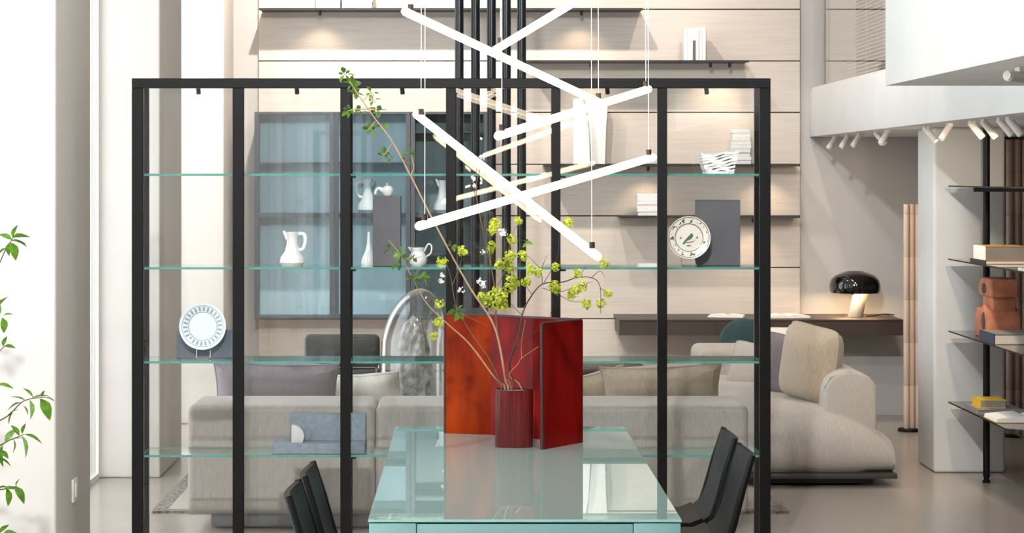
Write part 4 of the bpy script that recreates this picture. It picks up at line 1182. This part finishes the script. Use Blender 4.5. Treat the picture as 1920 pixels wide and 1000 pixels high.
# tall grey block (third bay)
gb = box('grey_pillar_block', 'slate', mx_(699, 9.40), mx_(751, 9.40), 9.40, 9.53, SH[1], SH[1] + 0.310, bevel=0.002, seg=1)
tag(gb, 'tall grey pillar block on the second cabinet shelf with a white teapot on top', 'block')
tp_z = SH[1] + 0.310
tpot = thing('white_teapot', (mx_(722), 9.46, tp_z), 'small white round teapot lying on top of the grey pillar block', 'teapot')
tcx = mx_(727, 9.46)
R0 = 0.026
MB().lathe([(0.0005, 0), (R0 * .6, 0.001), (R0 * .95, R0 * .5), (R0, R0), (R0 * .9, R0 * 1.4), (R0 * .5, R0 * 1.75), (0.0005, R0 * 1.82)], (tcx, 9.46, tp_z), 24).build('body', 'ceramic', tpot, True)
MB().lathe([(0.0005, 0), (0.004, 0.001), (0.005, 0.006), (0.0005, 0.011)], (tcx - 0.003, 9.46, tp_z + R0 * 1.8), 12).build('lid_knob', 'ceramic', tpot, True)
MB().tube(smooth_path([(tcx - R0 * .8, 9.46, tp_z + R0 * .9), (tcx - R0 * 1.5, 9.46, tp_z + R0 * 1.3), (tcx - R0 * 2.0, 9.46, tp_z + R0 * 0.9), (tcx - R0 * 2.1, 9.46, tp_z + 0.008)]), [0.010, 0.010, 0.010, 0.009, 0.008, 0.008, 0.007, 0.007, 0.006, 0.006, 0.006, 0.006, 0.006], 8).build('spout', 'ceramic', tpot, True)
cv = thing('conical_vase', (mx_(690), 9.42, SH[1]), 'white bottle vase with a narrow neck beside the grey pillar block', 'vase')
MB().lathe([(0.0005, 0), (0.034, 0), (0.036, 0.012), (0.030, 0.035), (0.018, 0.06), (0.009, 0.10), (0.006, 0.148), (0.004, 0.148), (0.006, 0.10), (0.014, 0.06), (0.0005, 0.02)], (mx_(692, 9.57), 9.57, SH[1]), 28).build('body', 'ceramic', cv, True)
jug('white_creamer', 'small white creamer with a looped handle in the third cabinet bay', mx_(783), ymid, SH[1], 0.080, 0.040, side=1)
# jugs inside the wall cabinet
zsh = czz(404) + 0.0135
jug('white_pitcher', 'white rococo pitcher inside the blue wall cabinet, left of the grey block', cx(688) , 15.0, zsh, 0.235, 0.075, slender=True, side=-1)
jug('white_ewer', 'white narrow ewer inside the wall cabinet behind the crossed tubes', cx(829), 15.0, zsh, 0.23, 0.065, slender=True, side=1)
# plates
def plate(name, label, pc, R, m, tilt, stand=True, Zc=0):
    """plate facing the camera, leaning back; pc = centre"""
    r = thing(name, pc, label, 'plate')
    r.rotation_euler = (PI / 2 - tilt, 0, 0)
    ORG[r.name] = Vector((0, 0, 0))
    MB().lathe([(0.0005, 0.004), (R * .60, 0.004), (R * .66, 0.010), (R * .98, 0.016), (R, 0.0165), (R, 0.013), (R * .66, 0.004), (R * .58, -0.002), (0.0005, -0.002)], (0, 0, 0), 56).build('dish', m, r, True)
    return r
p1 = plate('tick_border_plate', 'round pale plate with a blue tick border on the third shelf, far left bay', P(380.5, 612.5, 9.44), 0.1035, 'plate_blue', 0.12)
tag(box('blue_slab', 'slate_blue', mx_(331, 9.47), mx_(437, 9.47), 9.478, 9.50, SH[2], SH[2] + 0.128, bevel=0.002, seg=1), 'low blue-grey slab behind the tick-border plate', 'slab')
def stand(pc, R, zb_, label):
    r = thing('plate_stand', (pc.x, pc.y, zb_), label, 'plate stand', 'clear plate stands')
    for s in (-1, 1):
        MB().tube([(pc.x + s * 0.03, pc.y - 0.04, zb_ + 0.010), (pc.x + s * 0.03, pc.y - 0.036, zb_ + 0.003), (pc.x + s * 0.03, pc.y + 0.02, zb_ + 0.003), (pc.x + s * 0.03, pc.y + 0.032, zb_ + 0.09)], 0.002, 6).build('wire', 'chrome', r, True)
    MB().tube([(pc.x - 0.03, pc.y + 0.02, zb_ + 0.003), (pc.x + 0.03, pc.y + 0.02, zb_ + 0.003)], 0.002, 6).build('cross_wire', 'chrome', r, True)
    return r
stand(P(380.5, 612.5, 9.44), 0.1, SH[2], 'thin wire stand holding the tick-border plate')
p2 = plate('bird_plate', 'cream plate printed with a green bird and brown garland border', P(1291.5, 446, 9.42), 0.0945, 'plate_bird', 0.10)
# bird print on the plate well, in the plate's own frame
def blob(mb, pts, z):
    mb.prism(pts, 'z', z, z + 0.0006); return mb
bird = [(-0.030, -0.028), (-0.020, -0.014), (-0.008, 0.000), (0.002, 0.010), (0.008, 0.018), (0.014, 0.019), (0.019, 0.012), (0.017, 0.002), (0.008, -0.008), (-0.008, -0.014), (-0.020, -0.030)]
blob(MB(), bird, 0.0042).build('bird_print', 'greenprint', p2)
tw = MB()
blob(tw, [(-0.012, -0.020), (0.016, -0.016), (0.030, -0.006), (0.018, -0.021), (-0.010, -0.025)], 0.0041)
blob(tw, [(-0.014, -0.036), (0.000, -0.030), (0.012, -0.036), (0.000, -0.041)], 0.0041)
blob(tw, [(-0.042, -0.004), (-0.036, 0.006), (-0.030, -0.002), (-0.036, -0.008)], 0.0041)
blob(tw, [(0.030, 0.000), (0.036, 0.008), (0.042, 0.000), (0.036, -0.006)], 0.0041)
tw.build('twig_print', 'brownprint', p2)
stand(P(1291.5, 446, 9.42), 0.1, SH[1], 'thin wire stand holding the bird plate')
gs = box('grey_board', 'slate', mx_(1304, 9.50), mx_(1388, 9.50), 9.50, 9.525, SH[1], SH[1] + 0.293, bevel=0.002, seg=1)
tag(gs, 'upright dark grey board behind the bird plate', 'board')
tag(box('white_card', 'cover_white', mx_(1196), mx_(1231), 9.42, 9.50, SH[1], SH[1] + 0.012), 'small flat white box on the second shelf near the right end', 'box')
# stepped stone piece on the lowest shelf
stp = thing('stepped_stone', (mx_(597), 9.45, SH[3]), 'blue-grey stone base with an upright block on the lowest glass shelf', 'sculpture')
box('base_slab', 'stone', mx_(510, 9.36), mx_(684, 9.36), 9.36, 9.56, SH[3], SH[3] + 0.046, stp, bevel=0.002, seg=1)
box('upright_block', 'stone', mx_(542, 9.44), mx_(685, 9.44), 9.46, 9.56, SH[3] + 0.046, SH[3] + 0.160, stp, bevel=0.002, seg=1)
wp = thing('white_quarter_block', (mx_(558), 9.40, SH[3] + 0.046), 'small white marble quarter-round standing on the stepped stone', 'sculpture')
z0 = SH[3] + 0.046
q = [(mx_(547, 9.4), z0), (mx_(568, 9.4), z0 ), (mx_(571, 9.4), z0 + 0.03)] + [(mx_(547, 9.4) + 0.055 * math.sin(PI / 2 * k / 8) , z0 + 0.03 + 0.048 * math.cos(PI / 2 * k / 8)) for k in range(8, -1, -1)]
MB().prism(q, 'y', 9.385, 9.45).build('body', 'marble', wp, True, 0.003, 2)
# crumpled folded-paper vessel on the top shelf at right
cp = thing('crumpled_paper_vessel', (mx_(1347), 9.47, SH[0]), 'crumpled white folded-paper vessel on the top glass shelf', 'sculpture')
rc = random.Random(21)
lay = 8
tilt_ = 0.12
cxp = mx_(1347, 9.44)
for k in range(lay):
    t = k / (lay - 1)
    w0 = 0.062 + 0.022 * t
    zc = SH[0] + 0.0 + 0.011 * k
    mb = MB(); nx, ny = 10, 5
    idx = {}
    for s in (0, 1):
        for i in range(nx + 1):
            for j in range(ny + 1):
                u, v = -1 + 2 * i / nx, -1 + 2 * j / ny
                x = cxp + u * w0 + rc.uniform(-.002, .002)
                y = 9.45 + v * 0.065 + rc.uniform(-.004, .004)
                z = zc + 0.0105 * s + rc.uniform(-.0015, .0015) * (k > 0) + max(0, u + 0.2) * tilt_ * w0 * t * 1.4 + 0.004 * math.sin(u * 5 + k) * (k > 0)
                if k == 0 and s == 0: z = zc
                idx[s, i, j] = len(mb.v); mb.v.append((x, y, z))
    for i in range(nx):
        for j in range(ny):
            mb.f.append([idx[0, i, j], idx[0, i, j + 1], idx[0, i + 1, j + 1], idx[0, i + 1, j]])
            mb.f.append([idx[1, i, j], idx[1, i + 1, j], idx[1, i + 1, j + 1], idx[1, i, j + 1]])
    for i in range(nx):
        for j in (0, ny):
            mb.f.append([idx[0, i, j], idx[0, i + 1, j], idx[1, i + 1, j], idx[1, i, j]])
    for j in range(ny):
        for i in (0, nx):
            mb.f.append([idx[0, i, j], idx[0, i, j + 1], idx[1, i, j + 1], idx[1, i, j]])
    mb.m = [0] * len(mb.f)
    mb.build('fold', 'paperclay', cp, True)

# ================================================================== RIGHT BOOKCASE
bx0, bx1, by0, by1 = 2.705, 3.10, 9.6, 12.05
SHZ = {}
bc = thing('bookcase', ((bx0 + bx1) / 2, (by0 + by1) / 2, 0), 'open bookcase of smoked glass shelves on black poles at the right edge', 'bookcase')
pxp, pyp = 2.865, 11.82
MB().lathe([(0.0005, 0), (0.022, 0), (0.022, 0.012), (0.015, 0.016), (0.015, 0.03), (0.019, 0.034), (0.019, gz0 - 0.0), (0.0005, gz0)], (pxp, pyp, 0), 20).build('pole', 'black_metal', bc, True)
MB().lathe([(0.0005, 0), (0.022, 0), (0.022, 0.012), (0.019, 0.03), (0.019, gz0), (0.0005, gz0)], (pxp, 9.85, 0), 20).build('pole', 'black_metal', bc, True)
for k, py in enumerate((348, 485, 620, 753)):
    z = EYE - (py - VY) * by1 / F
    SHZ[k] = z
    MB().box(bx0, bx1, by0, by1, z - 0.008, z, 0, 1).build('shelf', ['smoked', 'black_metal'], bc)
    for yy in (pyp, 9.85):
        box('bracket_bar', 'cab_frame', bx0 + 0.085, bx1, yy - 0.024, yy + 0.0, z - 0.034 if k == 0 else z - 0.018, z - 0.008, bc)
def closed_book(name, label, x0, x1, y0, y1, z0, th, cover, rot=0.0, spine_x=False, pages='paper', spine=None):
    c = ((x0 + x1) / 2, (y0 + y1) / 2, z0)
    r = thing(name, c, label, 'book', 'books on the smoked glass shelves')
    r.rotation_euler = (0, 0, rot)
    t = min(0.004, th * 0.15)
    box('cover', cover, x0, x1, y0, y1, z0, z0 + t, r)
    box('cover', cover, x0, x1, y0, y1, z0 + th - t, z0 + th, r)
    box('page_block', pages, x0 + 0.004, x1 - 0.004, y0 + 0.004, y1 - 0.004, z0 + t, z0 + th - t, r)
    box('spine', spine or cover, x0 - 0.002, x0 + 0.003, y0, y1, z0, z0 + th, r)
    return r
s1 = SHZ[1]
closed_book('flat_magazine', 'thin dark-spined magazine lowest on the second bookcase shelf', 2.725, 2.98, 11.26, 11.60, s1, 0.020, 'cover_grey', 0, spine='cover_black')
closed_book('thick_book', 'thick white-spined book lying on the magazine, second bookcase shelf', 2.738, 2.95, 11.32, 11.58, s1 + 0.020, 0.074, 'cover_tan', 0.0, pages='cover_grey', spine='cover_white')
closed_book('white_booklet', 'white booklet nearer the camera on the second bookcase shelf', 2.715, 2.90, 10.3, 10.55, s1, 0.014, 'cover_white', 0.0)
s2 = SHZ[2]
closed_book('navy_book', 'navy-spined book lying on the third shelf in front of the clay sculpture', 2.715, 2.96, 11.03, 11.35, s2, 0.055, 'cover_grey', 0.0, pages='paper', spine='cover_navy')
s3 = SHZ[3]
closed_book('grey_book', 'grey book lying under the yellow one on the lowest shelf', 2.715, 2.96, 11.38, 11.70, s3, 0.025, 'cover_grey', 0.0, pages='cover_grey')
closed_book('yellow_book', 'small yellow book topmost on the lowest bookcase shelf', 2.745, 2.885, 11.46, 11.64, s3 + 0.025, 0.045, 'cover_yellow', 0.0, pages='cover_grey')
open_book('open_art_book', 'open art book with white pages on the lowest bookcase shelf', (2.905, 11.12, s3), 0.38, 0.27, 0.035, 0.0, 'cover_tan')
# terracotta sculpture: two notched blocks with flat dark discs painted as shaded round hollows
ter = thing('terracotta_sculpture', (2.85, 11.5, s2), 'terracotta clay sculpture of notched stacked forms on the third bookcase shelf', 'sculpture')
tX0, tX1, tY0, tY1 = 2.772, 2.935, 11.38, 11.70
def arcp(c, r, a0, a1, n_): return [(c[0] + r * math.cos(a0 + (a1 - a0) * k / n_), c[1] + r * math.sin(a0 + (a1 - a0) * k / n_)) for k in range(n_ + 1)]
# side silhouette in (y,z), extruded across x
low = [(tY0, s2), (tY1, s2), (tY1, s2 + 0.12), (tY1 - 0.04, s2 + 0.16)] + arcp((tY0 + 0.13, s2 + 0.135), 0.045, 0.3, PI - 0.6, 8) + [(tY0 + 0.03, s2 + 0.15), (tY0 + 0.01, s2 + 0.11)]
MB().prism(low, 'x', tX0, tX1 + 0.01).build('lower_form', 'terracotta', ter, True, 0.008, 2)
box('waist', 'terracotta', tX0 + 0.03, tX1 - 0.01, tY0 + 0.03, tY1 - 0.05, s2 + 0.14, s2 + 0.226, ter, bevel=0.01)
upf = [(tY0, s2 + 0.222), (tY1 - 0.03, s2 + 0.222), (tY1 - 0.02, s2 + 0.28), (tY1 - 0.08, s2 + 0.322), (tY0, s2 + 0.322)]
MB().prism(upf, 'x', tX0 + 0.012, tX1 - 0.004).build('upper_form', 'terracotta', ter, True, 0.012, 3)
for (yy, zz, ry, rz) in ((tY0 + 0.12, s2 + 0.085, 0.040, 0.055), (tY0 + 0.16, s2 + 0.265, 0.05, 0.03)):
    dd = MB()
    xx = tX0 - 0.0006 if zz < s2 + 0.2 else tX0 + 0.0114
    dd.prism([(yy + ry * math.cos(2 * PI * k / 20), zz + rz * math.sin(2 * PI * k / 20)) for k in range(20)], 'x', xx, xx + 0.004).build('hollow_shade', 'dark_wall', ter, True)

# ================================================================== SLATTED SCREENS on the right
def screen(name, label, px_list, Z, w_, pyt, m, group):
    zt_ = EYE - (pyt - VY) * Z / F
    xs_ = [(p - VX) * Z / F for p in px_list]
    r = thing(name, (sum(xs_) / len(xs_), Z, 0), label, 'screen', group)
    for i, x in enumerate(xs_):
        y = Z + (0.012 if i % 2 else 0)
        z = 0.02
        seg = 0.285
        while z < zt_ - 0.01:
            z2 = min(z + seg, zt_)
            MB().lathe([(0.0005, z), (w_ - 0.001, z), (w_, z + 0.002), (w_, z2 - 0.003), (w_ - 0.0015, z2 - 0.0008), (0.0005, z2 - 0.0008)], (x, y, 0), 14).build('tube_section', m, r, True)
            z = z2
    cxm = sum(xs_) / len(xs_)
    MB().lathe([(0.0005, 0), (0.075, 0), (0.075, 0.014), (0.07, 0.02), (0.0005, 0.02)], (cxm - 0.02, Z, 0), 28).build('base_disc', 'black_metal', r, True)
    return r
screen('tube_screen', 'pale wooden tube screen on a black disc between desk and column', [1699.5, 1710.5, 1721.5], 14.2, 0.0195, 383, 'cork_tube', None)
screen('tube_screen', 'brown wooden tube screen in the dark beyond the column', [1893, 1908, 1923], 13.9, 0.024, 262, 'brown_tube', None)

# ================================================================== TRACK SPOTS under the gallery
trk = MB()
spots_px = [(1566, 0.4, -1), (1590, 0.3, -1), (1612, 0.2, -1), (1644, -0.2, 1), (1664, -0.15, -1), (1736, -0.1, 1), (1780, 0.0, -1), (1822, 0.1, 1), (1846, 0.5, 1), (1876, 0.0, 1), (1893, 0.4, 1)]
words = ['first, farthest', 'second', 'third', 'fourth', 'fifth, just left of the column', 'sixth, in front of the column', 'seventh', 'eighth', 'ninth', 'tenth', 'eleventh, nearest the camera']
for k, (px, dy, lr) in enumerate(spots_px):
    Z = 2.52 * F / (px - VX)
    x = 2.52
    r = thing('gallery_spotlight', (x, Z, gz0), '%s white spotlight from the back wall under the gallery' % words[k], 'spotlight', 'white spotlights under the gallery')
    box('mount', 'spot_white', x - 0.012, x + 0.012, Z - 0.03, Z + 0.03, gz0 - 0.016, gz0 - 0.0005, r)
    d = Vector((0.55 * lr, -0.3 + dy * 0.3, -0.75)).normalized()
    a = Vector((x, Z, gz0 - 0.018))
    MB().tube([a - d * 0.012, a + d * 0.085, a + d * 0.088], [0.018, 0.018, 0.015], 16).build('barrel', 'spot_white', r, True)
    MB().tube([a + d * 0.086, a + d * 0.090], [0.013, 0.013], 14).build('lens', 'bulb' if k in (5, 8) else 'spot_white', r, True)
for (x, y, tx, ty, e) in ((2.5, 13.6, 2.6, 15.1, 15), (2.5, 11.4, 2.75, 11.3, 16), (2.55, 12.6, 2.2, 13.4, 22), (2.5, 10.2, 2.9, 12.2, 40)):
    spot('gallery_spot_beam', (x, y, gz0 - 0.14), (tx, ty, 0.9), e, 1.5, 0.8, (1, 0.80, 0.58), 0.03)
